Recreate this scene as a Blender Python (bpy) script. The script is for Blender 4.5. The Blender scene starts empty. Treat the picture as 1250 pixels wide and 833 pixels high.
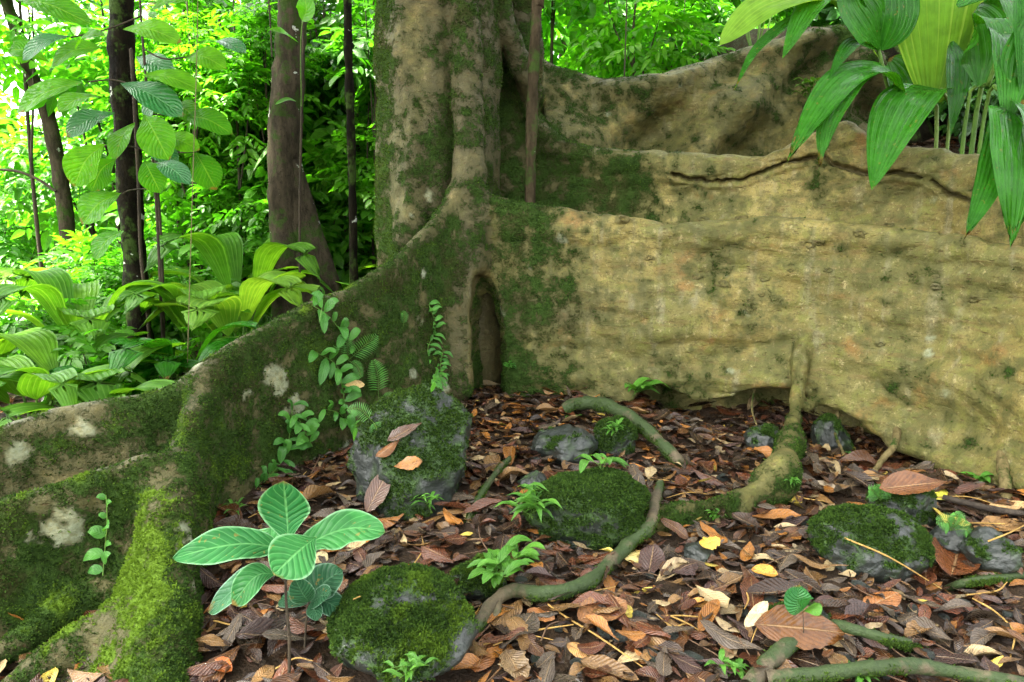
import bpy, math, random
import numpy as np
from mathutils import Vector, Matrix
from mathutils.bvhtree import BVHTree
rng = np.random.default_rng(7)
random.seed(7)
SC = bpy.context.scene
COL = SC.collection

# ------------------------------------------------------------------ camera
FPX, CX, CY = 833.0, 625.0, 416.5
CAM = np.array([0.0, 0.0, 1.25])
PITCH = math.radians(8.6)
FW = np.array([0, math.cos(PITCH), -math.sin(PITCH)])
UP = np.array([0, math.sin(PITCH), math.cos(PITCH)])
RT = np.array([1.0, 0, 0])
cd = bpy.data.cameras.new('camera'); cam = bpy.data.objects.new('camera', cd); COL.objects.link(cam)
cd.sensor_width = 36; cd.lens = 36 * FPX / 1250; cd.clip_end = 400; cd.clip_start = 0.05
cam.location = CAM; cam.rotation_euler = (math.pi / 2 - PITCH, 0, 0)
SC.camera = cam

def ray(px, py):
    d = FW + RT * ((px - CX) / FPX) - UP * ((py - CY) / FPX)
    return d
def W(px, py, Y):                      # pixel and distance along world y -> world point
    d = ray(px, py)
    return CAM + d * (Y / d[1])
def proj(p):
    q = np.asarray(p) - CAM
    z = q @ FW
    return CX + FPX * (q @ RT) / z, CY - FPX * (q @ UP) / z, z

# ------------------------------------------------------------------ noise
_P = np.random.default_rng(3).permutation(256).astype(np.int32)
_P = np.concatenate([_P, _P, _P])
_G = np.random.default_rng(4).normal(size=(256, 3)).astype(np.float32)
_G /= np.linalg.norm(_G, axis=1)[:, None]
def noise3(p):
    p = np.asarray(p, np.float32)
    i = np.floor(p).astype(np.int32); f = p - i
    u = f * f * f * (f * (f * 6 - 15) + 10)
    i &= 255
    out = 0
    for dx in (0, 1):
        wx = u[:, 0] if dx else 1 - u[:, 0]
        for dy in (0, 1):
            wy = u[:, 1] if dy else 1 - u[:, 1]
            for dz in (0, 1):
                wz = u[:, 2] if dz else 1 - u[:, 2]
                h = _P[_P[_P[i[:, 0] + dx] + i[:, 1] + dy] + i[:, 2] + dz]
                g = _G[h]
                out = out + wx * wy * wz * (g[:, 0] * (f[:, 0] - dx) + g[:, 1] * (f[:, 1] - dy) + g[:, 2] * (f[:, 2] - dz))
    return out * 1.5
def fbm(p, oct=4, gain=.5):
    p = np.asarray(p, np.float32); a = 1.0; s = 0; t = 0
    for k in range(oct):
        s = s + a * noise3(p + 17.3 * k); t += a; a *= gain; p = p * 2.03
    return s / t * 1.3
def sstep(a, b, x):
    t = np.clip((np.asarray(x, float) - a) / (b - a), 0, 1)
    return t * t * (3 - 2 * t)

# ------------------------------------------------------------------ terrain
def gz(x, y, rough=True):
    x = np.atleast_1d(np.asarray(x, float)); y = np.atleast_1d(np.asarray(y, float))
    z = .09 * (np.clip(y, 1.2, 4.4) - 2)
    # soil held back behind the buttress walls on the right, and the slope beyond them
    back = sstep(4.75 - .32 * np.clip(x - 1.2, 0, 3), 5.25 - .36 * np.clip(x - 1.2, 0, 3), y) * sstep(.2, 1.5, x)
    z = z + back * 1.42
    z = z + np.clip(y - 6.5, 0, 60) * (.03 + .17 * sstep(-.8, 2.5, x)) * (1 - .5 * sstep(10, 40, y))
    z = z + np.clip(y - 5.3, 0, 3) * .55 * sstep(1.9, 2.8, x)
    # the scoured trench under the lifted right wall
    dl = (x - 1.05) * .60 + (y - 4.38) * .80
    z = z - .15 * np.exp(-((dl - .02) / .30) ** 2) * sstep(.75, 1.1, x) * sstep(3.6, 3.0, x)
    # hollow towards the stream on the left
    z = z - .5 * sstep(-3.5, -7, x) * sstep(5, 8, y)
    z = z - .12 * sstep(-1.05, -1.5, x) * sstep(3.0, 2.3, y)
    if rough:
        q = np.stack([x * 1.6, y * 1.6, 0 * x + 3.1], 1)
        z = z + .07 * fbm(q, 3) + .02 * fbm(q * 4.1, 2)
    return z
def G(px, py, lift=0.0):               # where the view ray meets the ground
    d = ray(px, py); d = d / d[1]
    ys = np.linspace(1.0, 30, 2400)
    P = CAM[None] + d[None] * ys[:, None]
    g = P[:, 2] - gz(P[:, 0], P[:, 1]) - lift
    k = int(np.argmax(g < 0)) if (g < 0).any() else len(ys) - 1
    return P[k]

# ------------------------------------------------------------------ objects
def mesh_from(name, V, F, uv=None, attrs=None, colr=None, normals=None):
    V = np.asarray(V, np.float32); F = np.asarray(F, np.int32)
    me = bpy.data.meshes.new(name)
    n = F.shape[1]
    me.vertices.add(len(V)); me.vertices.foreach_set('co', V.ravel())
    me.loops.add(F.size); me.loops.foreach_set('vertex_index', F.ravel())
    me.polygons.add(len(F)); me.polygons.foreach_set('loop_start', np.arange(0, F.size, n, dtype=np.int32))
    me.update(calc_edges=True)
    me.polygons.foreach_set('use_smooth', np.ones(len(F), bool))
    if uv is not None:
        l = me.uv_layers.new(name='UVMap'); l.data.foreach_set('uv', np.asarray(uv, np.float32)[F.ravel()].ravel())
    for k, a in (attrs or {}).items():
        at = me.attributes.new(k, 'FLOAT', 'POINT'); at.data.foreach_set('value', np.asarray(a, np.float32))
    if colr is not None:
        at = me.attributes.new('col', 'FLOAT_COLOR', 'POINT')
        c4 = np.ones((len(V), 4), np.float32); c4[:, :3] = colr; at.data.foreach_set('color', c4.ravel())
    if normals is not None:
        me.normals_split_custom_set_from_vertices(np.asarray(normals, np.float32))
    me.update()
    return me
def wloc(o):
    l = np.zeros(3)
    while o is not None:
        l += np.array(o.location); o = o.parent
    return l
def link(name, me, mat, parent=None):
    o = bpy.data.objects.new(name, me); COL.objects.link(o)
    if mat is not None: me.materials.append(mat)
    if parent is not None: o.parent = parent
    return o
def tag(o, label=None, cat=None, group=None, kind=None):
    if label: o['label'] = label
    if cat: o['category'] = cat
    if group: o['group'] = group
    if kind: o['kind'] = kind
    return o
def thing(name, loc, label, cat, group=None):
    o = bpy.data.objects.new(name, None); COL.objects.link(o); o.location = [float(v) for v in loc]
    o.empty_display_size = .1
    return tag(o, label, cat, group)

class MB:                               # collects quads with uv and a random value per piece
    def __init__(s): s.V = []; s.F = []; s.U = []; s.R = []; s.C = []; s.n = 0
    def add(s, V, F, uv=None, r=0.0, c=None):
        V = np.asarray(V, float); s.V.append(V); s.F.append(np.asarray(F, np.int64) + s.n)
        s.U.append(np.zeros((len(V), 2)) if uv is None else np.asarray(uv, float))
        s.R.append(np.broadcast_to(np.asarray(r, float), (len(V),)))
        s.C.append(np.broadcast_to(np.asarray((0, 0, 0) if c is None else c, float), (len(V), 3)))
        s.n += len(V); return s
    def build(s, name, mat, parent=None, col=False, origin=None, attrs=None):
        V = np.concatenate(s.V)
        off = wloc(parent) if parent is not None else (np.zeros(3) if origin is None else np.asarray(origin))
        A = {'rnd': np.concatenate(s.R)}
        if attrs: A.update(attrs)
        me = mesh_from(name, V - off, np.concatenate(s.F), np.concatenate(s.U), A, np.concatenate(s.C) if col else None)
        o = link(name, me, mat, parent)
        if parent is None and origin is not None: o.location = [float(v) for v in origin]
        return o

def spline(P, n):                       # Catmull-Rom through rows of P, n samples
    P = np.asarray(P, float); k = len(P)
    if k == 2: 
        t = np.linspace(0, 1, n)[:, None]; return P[0] * (1 - t) + P[1] * t
    Q = np.vstack([2 * P[0] - P[1], P, 2 * P[-1] - P[-2]])
    seg = np.sqrt(np.linalg.norm(np.diff(P[:, :3], axis=0), axis=1) + 1e-9); s = np.concatenate([[0], np.cumsum(seg)])
    t = np.linspace(0, s[-1], n); i = np.clip(np.searchsorted(s, t, 'right') - 1, 0, k - 2)
    u = ((t - s[i]) / seg[i])[:, None]
    a, b, c, d = Q[i], Q[i + 1], Q[i + 2], Q[i + 3]
    return .5 * ((2 * b) + (c - a) * u + (2 * a - 5 * b + 4 * c - d) * u * u + (3 * b - a - 3 * c + d) * u ** 3)
def nrm(v): 
    v = np.asarray(v, float); return v / (np.linalg.norm(v, axis=-1, keepdims=True) + 1e-12)
def grid_faces(a, b, wrap=False):
    i = np.arange(a - 1)[:, None]; j = np.arange(b if wrap else b - 1)[None]
    j2 = (j + 1) % b
    return np.stack([i * b + j + 0 * i, i * b + j2 + 0 * i, (i + 1) * b + j2, (i + 1) * b + j], -1).reshape(-1, 4)
def tube(mb, P, R, n=None, seg=8, bump=0.0, r=0.0, freq=9.0, flat=1.0, seed=0.0):
    P = np.asarray(P, float); R = np.asarray(R, float)
    if np.ndim(R) == 0: R = np.full(len(P), float(R))
    if n is None: n = max(2, 6 * (len(P) - 1))
    S = spline(np.hstack([P, R[:, None]]), n); C, rad = S[:, :3], np.clip(S[:, 3], 1e-4, None)
    T = nrm(np.gradient(C, axis=0))
    ref = np.array([0.0, 0, 1]) if abs(T[:, 2]).mean() < .8 else np.array([0, 1.0, 0])
    A = nrm(np.cross(T, ref)); B = np.cross(A, T)
    th = np.linspace(0, 2 * np.pi, seg, endpoint=False)
    dirs = A[:, None] * np.cos(th)[None, :, None] + B[:, None] * np.sin(th)[None, :, None] * flat
    V = C[:, None] + dirs * rad[:, None, None]
    V = V.reshape(-1, 3)
    if bump:
        nn = fbm(V * freq + seed, 3); V = V + dirs.reshape(-1, 3) * (bump * nn * np.repeat(rad, seg))[:, None]
    L = np.concatenate([[0], np.cumsum(np.linalg.norm(np.diff(C, axis=0), axis=1))])
    uv = np.stack([np.tile(th / 6.2832, n), np.repeat(L, seg)], 1)
    mb.add(V, grid_faces(n, seg, True), uv, r)
    # closed tip
    tip = C[-1] + T[-1] * rad[-1] * .6
    ring = V[-seg:]; m = MBtip(ring, tip); mb.add(m[0], m[1], np.zeros((len(m[0]), 2)), r)
    return C
def MBtip(ring, tip):
    s = len(ring); h = s // 2 * 2
    V = np.vstack([ring, tip[None]])
    F = [[i, (i + 1) % s, (i + 2) % s, s] for i in range(0, h - 1, 2)]
    return V, np.array(F)

# ------------------------------------------------------------------ leaves
def outline(kind, v):
    v = np.clip(v, 0, 1)
    if kind == 'ellip': w = (4 * v * (1 - v)) ** .7
    elif kind == 'obov': w = np.sin(np.pi * v ** 1.45) ** .75
    elif kind == 'ovate': w = np.sin(np.pi * v ** .72) ** .85
    elif kind == 'lance': w = np.sin(np.pi * v ** .75) ** 1.15
    elif kind == 'strap': w = np.clip(v / .12, 0, 1) ** .6 * np.clip((1 - v) / .55, 0, 1) ** .6
    elif kind == 'fan': w = (.10 + .9 * v ** .8) * np.clip((1 - v) / .05, 0, 1) ** .5
    elif kind == 'broad': w = np.clip(v / .35, 0, 1) ** .75 * np.clip((1 - v) / .35, 0, 1) ** .55
    return w + .004
def leaf_curve(mb, P, width, kind='ellip', normal=(0, 0, 1), fold=.25, pleat=0, pamp=.0, nu=5, nv=12, r=None, c=None, wav=.0, cup=0.0, split=0):
    C = spline(P, nv); T = nrm(np.gradient(C, axis=0))
    N0 = np.asarray(normal, float)
    S = nrm(np.cross(T, N0)); N = np.cross(S, T)
    v = np.linspace(0, 1, nv); w = outline(kind, v) * width / 2
    u = np.linspace(-1, 1, nu)
    au = np.abs(u)
    h = fold * au[None] * w[:, None] - cup * (u[None] ** 2) * w[:, None]
    if pleat:
        tri = np.abs(((u * pleat / 2) % 1.0) - .5) * 2
        h = h + pamp * width * (tri[None] - .5) * np.clip(w / (width / 2), 0, 1)[:, None]
    if wav:
        ph = rng.uniform(0, 6)
        h = h + wav * width * np.sin(v[:, None] * 13 + ph + u[None] * 2) * au[None]
    V = C[:, None] + S[:, None] * (u[None] * w[:, None])[..., None] + N[:, None] * h[..., None]
    if kind == 'fan' or split:           # frayed end of a pleated fan: the blades end unevenly
        e = (rng.uniform(-.05, .05, nu) + (-.10 * (au ** 2)))[None] * (v[:, None] ** 4)
        V = V + T[:, None] * (e * np.linalg.norm(C[-1] - C[0]))[..., None]
    uv = np.stack([np.tile(u * .5 + .5, nv), np.repeat(v, nu)], 1)
    mb.add(V.reshape(-1, 3), grid_faces(nv, nu), uv, rng.random() if r is None else r, c)
def leaf_template(kind, nv, nu, wr=.45, fold=.3, droop=.25, wav=0.0, seed=0):
    q = np.random.default_rng(seed)
    v = np.linspace(0, 1, nv); u = np.linspace(-1, 1, nu)
    w = outline(kind, v) * wr / 2
    X = u[None] * w[:, None]
    Y = np.repeat(v[:, None], nu, 1)
    Z = fold * np.abs(X) - droop * (v[:, None] ** 2) + wav * np.sin(v[:, None] * q.uniform(5, 11) + u[None] * q.uniform(-3, 3) + q.uniform(0, 6)) * (.3 + np.abs(u[None]))
    return np.stack([X, Y + 0 * X, Z], -1).reshape(-1, 3), grid_faces(nv, nu), np.stack([np.tile(u * .5 + .5, nv), np.repeat(v, nu)], 1)
def scatter(mb, tpl, pos, R, scale, r=None, c=None):   # many copies of a template into one mesh
    V, F, uv = tpl; n, k = len(pos), len(V)
    sc = np.asarray(scale, float)
    if sc.ndim == 1: sc = np.repeat(sc[:, None], 3, 1)
    P = np.einsum('nij,nkj->nki', R, V[None] * sc[:, None, :]) + np.asarray(pos)[:, None]
    FF = (F[None] + (np.arange(n) * k)[:, None, None]).reshape(-1, F.shape[1])
    rr = rng.random(n) if r is None else np.broadcast_to(np.asarray(r, float), (n,))
    cc = None if c is None else np.repeat(np.asarray(c, float), k, 0)
    mb.add(P.reshape(-1, 3), FF, np.tile(uv, (n, 1)), np.repeat(rr, k), cc)
def frames(ydir, zhint):                 # rotation matrices with local y along ydir and z near zhint
    y = nrm(ydir); x = nrm(np.cross(y, zhint)); z = np.cross(x, y)
    return np.stack([x, y, z], -1)

# ------------------------------------------------------------------ node materials
class NT:
    def __init__(s, name):
        s.m = bpy.data.materials.new(name); s.m.use_nodes = True; s.t = s.m.node_tree; s.t.nodes.clear()
        s.out = s.n('ShaderNodeOutputMaterial')
    def n(s, ty, **k):
        o = s.t.nodes.new(ty)
        for a, b in k.items(): setattr(o, a, b)
        return o
    def set(s, inp, v):
        if hasattr(v, 'links') or isinstance(v, bpy.types.NodeSocket): s.t.links.new(v, inp)
        elif isinstance(v, (tuple, list)) and len(v) == 3 and inp.type == 'RGBA': inp.default_value = (*v, 1)
        else: inp.default_value = v
    def math(s, op, a, b=0.0, c=0.0, clamp=False):
        o = s.n('ShaderNodeMath', operation=op, use_clamp=clamp)
        for i, x in enumerate((a, b, c)): s.set(o.inputs[i], x)
        return o.outputs[0]
    def mix(s, f, a, b, blend='MIX'):
        o = s.n('ShaderNodeMix', data_type='RGBA', blend_type=blend)
        s.set(o.inputs[0], f); s.set(o.inputs[6], a); s.set(o.inputs[7], b); return o.outputs[2]
    def ss(s, x, a, b, lo=0.0, hi=1.0):
        o = s.n('ShaderNodeMapRange', interpolation_type='SMOOTHSTEP')
        for i, q in enumerate((x, a, b, lo, hi)): s.set(o.inputs[i], q)
        return o.outputs[0]
    def noise(s, vec, scale, detail=4, rough=.55, dist=0.0):
        o = s.n('ShaderNodeTexNoise'); s.set(o.inputs['Vector'], vec); o.inputs['Scale'].default_value = scale
        o.inputs['Detail'].default_value = detail; o.inputs['Roughness'].default_value = rough; o.inputs['Distortion'].default_value = dist
        return o.outputs[0]
    def voro(s, vec, scale, feat='F1'):
        o = s.n('ShaderNodeTexVoronoi', feature=feat); s.set(o.inputs['Vector'], vec); o.inputs['Scale'].default_value = scale
        return o.outputs[0]
    def attr(s, name, out='Fac'):
        return s.n('ShaderNodeAttribute', attribute_name=name).outputs[out]
    def obj(s): return s.n('ShaderNodeTexCoord').outputs['Object']
    def uv(s):
        o = s.n('ShaderNodeSeparateXYZ'); s.t.links.new(s.n('ShaderNodeTexCoord').outputs['UV'], o.inputs[0]); return o.outputs[0], o.outputs[1]
    def scalev(s, vec, sc):
        o = s.n('ShaderNodeVectorMath', operation='MULTIPLY'); s.set(o.inputs[0], vec); o.inputs[1].default_value = sc; return o.outputs[0]
    def bump(s, h, strength, dist, normal=None):
        o = s.n('ShaderNodeBump'); o.inputs['Strength'].default_value = strength; o.inputs['Distance'].default_value = dist
        s.set(o.inputs['Height'], h)
        if normal is not None: s.set(o.inputs['Normal'], normal)
        return o.outputs[0]
    def bsdf(s, col, rough, normal=None, spec=.5, **k):
        o = s.n('ShaderNodeBsdfPrincipled'); s.set(o.inputs['Base Color'], col); s.set(o.inputs['Roughness'], rough)
        s.set(o.inputs['Specular IOR Level'], spec)
        if normal is not None: s.set(o.inputs['Normal'], normal)
        for a, b in k.items(): s.set(o.inputs[a], b)
        return o.outputs[0]
    def done(s, sh):
        s.t.links.new(sh, s.out.inputs[0]); return s.m

def leaf_material(name, lo, hi, trans=.35, tcol=None, rough=.35, veins='pinnate', nv=9, rib=None, spec=.5, vb=.5, spots=0.0, rim=None, sheen=0.0):
    t = NT(name); u, v = t.uv(); r = t.attr('rnd'); ob = t.obj()
    c = t.mix(r, lo, hi)
    mott = t.noise(ob, 14, 4)
    c = t.mix(t.ss(mott, .3, .75, 0, .6), c, tuple(x * .6 for x in lo))
    uw = t.math('MULTIPLY', t.math('SUBTRACT', t.noise(ob, 9, 3), .5), .16); v = t.math('ADD', v, uw)
    au = t.math('ABSOLUTE', t.math('SUBTRACT', u, .5))
    nor = None
    if veins == 'pinnate':
        w = t.math('SINE', t.math('MULTIPLY', t.math('SUBTRACT', t.math('MULTIPLY', v, nv), t.math('MULTIPLY', au, nv * .55)), 6.2832))
        line = t.ss(w, .82, 1.0)
        mid = t.ss(au, .012, .035, 1.0, 0.0)
        vein = t.math('MAXIMUM', t.math('MULTIPLY', line, .6), mid)
        c = t.mix(t.math('MULTIPLY', vein, .32), c, rib or tuple(min(1, x * 1.7 + .02) for x in hi))
        nor = t.bump(t.math('SUBTRACT', t.math('MULTIPLY', w, -.5), t.math('MULTIPLY', mid, .8)), vb, .004)
    elif veins == 'pleat':
        w = t.math('SINE', t.math('MULTIPLY', u, nv * 6.2832))
        line = t.ss(w, .7, 1.0)
        c = t.mix(t.math('MULTIPLY', line, .35), c, rib or tuple(min(1, x * 1.7 + .02) for x in hi))
        fine = t.math('SINE', t.math('MULTIPLY', u, nv * 6.2832 * 4))
        nor = t.bump(t.math('ADD', w, t.math('MULTIPLY', fine, .3)), vb, .003)
    if rim is not None:
        c = t.mix(t.ss(au, .43, .5, 0, .6), c, rim)
    if spots:
        c = t.mix(t.ss(t.math('ADD', v, t.math('MULTIPLY', t.math('SUBTRACT', t.noise(ob, 13, 4), .5), .5)), .95, 1.03, 0, .85), c, (.14, .085, .02))
        c = t.mix(t.ss(t.noise(ob, 46, 2), .66, .72, 0, spots), c, (.16, .12, .03))
        ro = t.ss(t.noise(ob, 30, 3), .4, .65, rough * .7, min(1, rough * 1.8))
    else: ro = t.ss(t.noise(ob, 30, 3), .4, .65, rough * .8, min(1, rough * 1.4))
    a = t.bsdf(c, ro, nor, spec)
    tr = t.n('ShaderNodeBsdfTranslucent')
    tc = t.mix(1.0, c, tcol or (1.9, 1.75, .8), 'MULTIPLY')
    t.set(tr.inputs[0], tc)
    mx = t.n('ShaderNodeMixShader'); mx.inputs[0].default_value = trans
    t.t.links.new(a, mx.inputs[1]); t.t.links.new(tr.outputs[0], mx.inputs[2])
    return t.done(mx.outputs[0])

def bark_material(name='buttress_bark'):
    t = NT(name); ob = t.obj(); moss = t.attr('moss'); lichen = t.attr('lichen'); tone = t.attr('tone')
    n1 = t.noise(ob, 2.3, 5, .6); n2 = t.noise(ob, 9, 6, .65, .5); n3 = t.noise(ob, 42, 5, .65)
    streak = t.noise(t.scalev(ob, (3.0, 3.0, 15.0)), 2.2, 5, .6, .6)
    drip = t.noise(t.scalev(ob, (14, 14, 1.6)), 1.0, 4, .6)
    sp = t.noise(ob, 30, 6, .75, .3)
    n0 = t.noise(ob, 1.1, 4, .6, .5)
    c = t.mix(t.ss(n1, .36, .64), (.112, .091, .024), (.218, .176, .058))
    c = t.mix(t.ss(n0, .42, .58, 0, .75), c, (.082, .080, .024))
    c = t.mix(t.ss(n2, .44, .64, 0, .75), c, (.100, .108, .022))
    c = t.mix(t.ss(t.noise(ob, 3.1, 5, .65, .6), .50, .62, 0, .6), c, (.070, .074, .022))          # algae film
    c = t.mix(t.ss(drip, .52, .72, 0, .45), c, (.165, .155, .105))         # grey run-off
    c = t.mix(t.ss(streak, .50, .70, 0, .6), c, (.095, .062, .022))
    c = t.mix(t.ss(t.noise(ob, 4.1, 5, .6), .57, .72, 0, .7), c, (.155, .078, .022))
    c = t.mix(t.ss(sp, .52, .66, 0, .75), c, (.050, .040, .014))
    c = t.mix(t.ss(t.noise(ob, 19, 6, .75), .57, .68, 0, .5), c, (.33, .28, .14))
    c = t.mix(t.ss(n3, .58, .70, 0, .6), c, (.26, .22, .11))
    c = t.mix(t.ss(t.math('ADD', moss, t.math('MULTIPLY', t.math('SUBTRACT', sp, .5), 1.1)), -.32, .36, 0, .9), c, t.mix(sp, (.020, .024, .006), (.075, .074, .020)))
    c = t.mix(t.math('MULTIPLY', tone, .8), c, t.mix(n2, (.016, .015, .007), (.048, .042, .019)))         # weathered dark bark, plus shade painted into the crack and trunk folds
    n4 = t.noise(ob, 105, 4, .7); len_ = t.ss(t.voro(t.scalev(ob, (14, 14, 42)), 1.0), .10, .24, .7, 0)
    c = t.mix(t.ss(n4, .52, .68, 0, .6), c, (.045, .034, .012)); c = t.mix(t.math('MULTIPLY', len_, t.ss(n2, .4, .6)), c, (.055, .036, .014))
    c = t.mix(t.math('MULTIPLY', lichen, t.ss(n3, .3, .6, .25, .9)), c, (.20, .23, .155))
    mfine = t.noise(ob, 75, 4, .7)
    mc = t.mix(t.ss(n2, .3, .65), (.008, .018, .004), (.024, .048, .009))
    mc = t.mix(t.ss(mfine, .35, .7, 0, .8), mc, (.034, .066, .012))
    mc = t.mix(t.ss(t.noise(ob, 3.7, 4, .6), .5, .66, 0, .7), mc, (.030, .028, .010))
    mc = t.mix(t.ss(t.attr('young'), .25, .9, 0, .85), mc, (.085, .15, .014))
    mm = t.ss(t.math('ADD', t.math('ADD', moss, t.math('MULTIPLY', t.math('SUBTRACT', n3, .5), 1.1)), t.math('MULTIPLY', t.math('SUBTRACT', mfine, .5), 1.0)), .32, .72)
    col = t.mix(mm, c, mc)
    hb = t.math('ADD', t.math('MULTIPLY', n2, .9), t.math('MULTIPLY', n3, .35))
    hb = t.math('ADD', hb, t.math('MULTIPLY', streak, .4)); hb = t.math('SUBTRACT', hb, t.math('MULTIPLY', len_, .25)); hb = t.math('ADD', hb, t.math('MULTIPLY', n4, .22))
    pit = t.ss(t.voro(ob, 26), .0, .22); hb = t.math('ADD', hb, t.math('MULTIPLY', pit, .12))
    hb = t.math('ADD', hb, t.math('MULTIPLY', mm, t.math('MULTIPLY', mfine, 1.3)))
    nor = t.bump(hb, .8, .024)
    rough = t.ss(mm, 0, 1, .58, .9)
    return t.done(t.bsdf(col, rough, nor, t.ss(mm, 0, 1, .16, .05)))
def rock_material():
    t = NT('mossy_rock'); ob = t.obj(); moss = t.attr('moss'); r = t.attr('rnd')
    n1 = t.noise(ob, 4, 5, .6); n2 = t.noise(ob, 24, 6, .7); n3 = t.noise(ob, 90, 4, .7)
    c = t.mix(n1, (.006, .009, .008), (.018, .022, .018)); c = t.mix(t.ss(n2, .56, .7, 0, .6), c, (.036, .042, .034))
    c = t.mix(t.ss(t.noise(ob, 11, 5), .52, .66, 0, .7), c, (.018, .036, .010))
    mc = t.mix(t.ss(n2, .3, .7), (.008, .022, .005), (.026, .060, .010)); mc = t.mix(t.ss(n3, .45, .7, 0, .7), mc, (.05, .10, .014))
    mm = t.ss(t.math('ADD', moss, t.math('MULTIPLY', t.math('SUBTRACT', n2, .5), .9)), .4, .6)
    col = t.mix(mm, c, mc)
    h = t.math('ADD', t.math('ADD', n1, t.math('MULTIPLY', n2, .6)), t.math('MULTIPLY', t.math('MULTIPLY', n3, mm), .8))
    return t.done(t.bsdf(col, t.ss(mm, 0, 1, .36, .9), t.bump(h, .8, .02), .5))
def moss_material():
    t = NT('moss_tufts'); r = t.attr('rnd'); y = t.attr('young'); u, v = t.uv()
    c = t.mix(r, (.009, .026, .005), (.040, .084, .012)); c = t.mix(y, c, (.115, .20, .014))
    c = t.mix(t.ss(v, 0, 1, .35, 0), c, (.02, .022, .008))
    a = t.bsdf(c, .8, None, .08); tr = t.n('ShaderNodeBsdfTranslucent'); t.set(tr.inputs[0], c)
    mx = t.n('ShaderNodeMixShader'); mx.inputs[0].default_value = .3
    t.t.links.new(a, mx.inputs[1]); t.t.links.new(tr.outputs[0], mx.inputs[2]); return t.done(mx.outputs[0])
def soil_material():
    t = NT('forest_soil'); ob = t.obj(); n1 = t.noise(ob, 3, 5); n2 = t.noise(ob, 22, 6, .7); n3 = t.noise(ob, 85, 4, .7)
    c = t.mix(n1, (.016, .010, .006), (.036, .023, .013)); c = t.mix(t.ss(n2, .5, .7, 0, .7), c, (.055, .032, .015))
    c = t.mix(t.ss(n3, .55, .7, 0, .6), c, (.014, .010, .008))
    h = t.math('ADD', n2, t.math('MULTIPLY', n3, .6))
    return t.done(t.bsdf(c, t.ss(n2, .3, .6, .4, .85), t.bump(h, .9, .03), .12))
def litter_material(name='fallen_leaf'):
    t = NT(name); c = t.attr('col', 'Color'); u, v = t.uv(); ob = t.obj()
    au = t.math('ABSOLUTE', t.math('SUBTRACT', u, .5))
    w = t.math('SINE', t.math('MULTIPLY', t.math('SUBTRACT', t.math('MULTIPLY', v, 11), t.math('MULTIPLY', au, 7)), 6.2832))
    mid = t.ss(au, .012, .04, 1, 0)
    n = t.noise(ob, 26, 5, .65); n2 = t.noise(ob, 95, 3)
    c = t.mix(t.ss(n, .42, .68, 0, .65), c, t.mix(1.0, c, (.34, .27, .24), 'MULTIPLY'))
    c = t.mix(t.ss(n2, .55, .70, 0, .6), c, t.mix(1.0, c, (.25, .22, .20), 'MULTIPLY'))
    c = t.mix(t.math('MAXIMUM', t.math('MULTIPLY', t.ss(w, .8, 1), .10), t.math('MULTIPLY', mid, .6)), c, t.mix(.5, c, (.45, .30, .15)))
    h = t.math('SUBTRACT', t.math('MULTIPLY', n, .8), t.math('ADD', t.math('MULTIPLY', w, .18), mid))
    nor = t.bump(h, .7, .005)
    a = t.bsdf(c, t.ss(n, .35, .65, .14, .42), nor, .42)
    tr = t.n('ShaderNodeBsdfTranslucent'); t.set(tr.inputs[0], c)
    mx = t.n('ShaderNodeMixShader'); mx.inputs[0].default_value = .12
    t.t.links.new(a, mx.inputs[1]); t.t.links.new(tr.outputs[0], mx.inputs[2]); return t.done(mx.outputs[0])
def stem_material(name, lo, hi, moss=0.0, rough=.75):
    spec0 = moss > 0
    t = NT(name); ob = t.obj(); n = t.noise(t.scalev(ob, (1, 1, .35)), 14, 6, .65, .4); n2 = t.noise(ob, 46, 4, .7)
    c = t.mix(t.ss(n, .3, .7), lo, hi); c = t.mix(t.ss(n2, .55, .7, 0, .6), c, tuple(x * .4 for x in lo))
    if moss:
        m = t.ss(t.noise(ob, 5.5, 6, .7), .62 - .3 * moss, .72 - .3 * moss)
        c = t.mix(m, c, t.mix(n2, (.012, .024, .006), (.036, .062, .012)))
        c = t.mix(t.ss(t.noise(ob, 7.3, 4, .6), .665, .69, 0, .85), c, (.36, .39, .32))
    return t.done(t.bsdf(c, max(rough, .5), t.bump(t.math('ADD', n, t.math('MULTIPLY', n2, .5)), 1.0, .02), .03 if spec0 else .14))
# ------------------------------------------------------------------ the great buttressed tree: one distance field, one surface
VX = .021
LO = np.array([-2.75, 1.35, -.40]); HI = np.array([3.45, 6.75, 3.45])
NX, NY, NZ = [int((HI[i] - LO[i]) / VX) for i in range(3)]
gx = (LO[0] + VX * np.arange(NX)).astype(np.float32); gy = (LO[1] + VX * np.arange(NY)).astype(np.float32); gzz = (LO[2] + VX * np.arange(NZ)).astype(np.float32)
SD = np.full((NX, NY, NZ), 9.0, np.float32); ID = np.zeros((NX, NY, NZ), np.uint8)
XX, YY = np.meshgrid(gx, gy, indexing='ij')
# slow wandering of the plan so that nothing runs dead straight
_w = np.stack([XX.ravel() * 1.1, YY.ravel() * 1.1, 0 * XX.ravel()], 1)
GROUND = gz(XX.ravel(), YY.ravel(), False).reshape(XX.shape).astype(np.float32)

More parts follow.
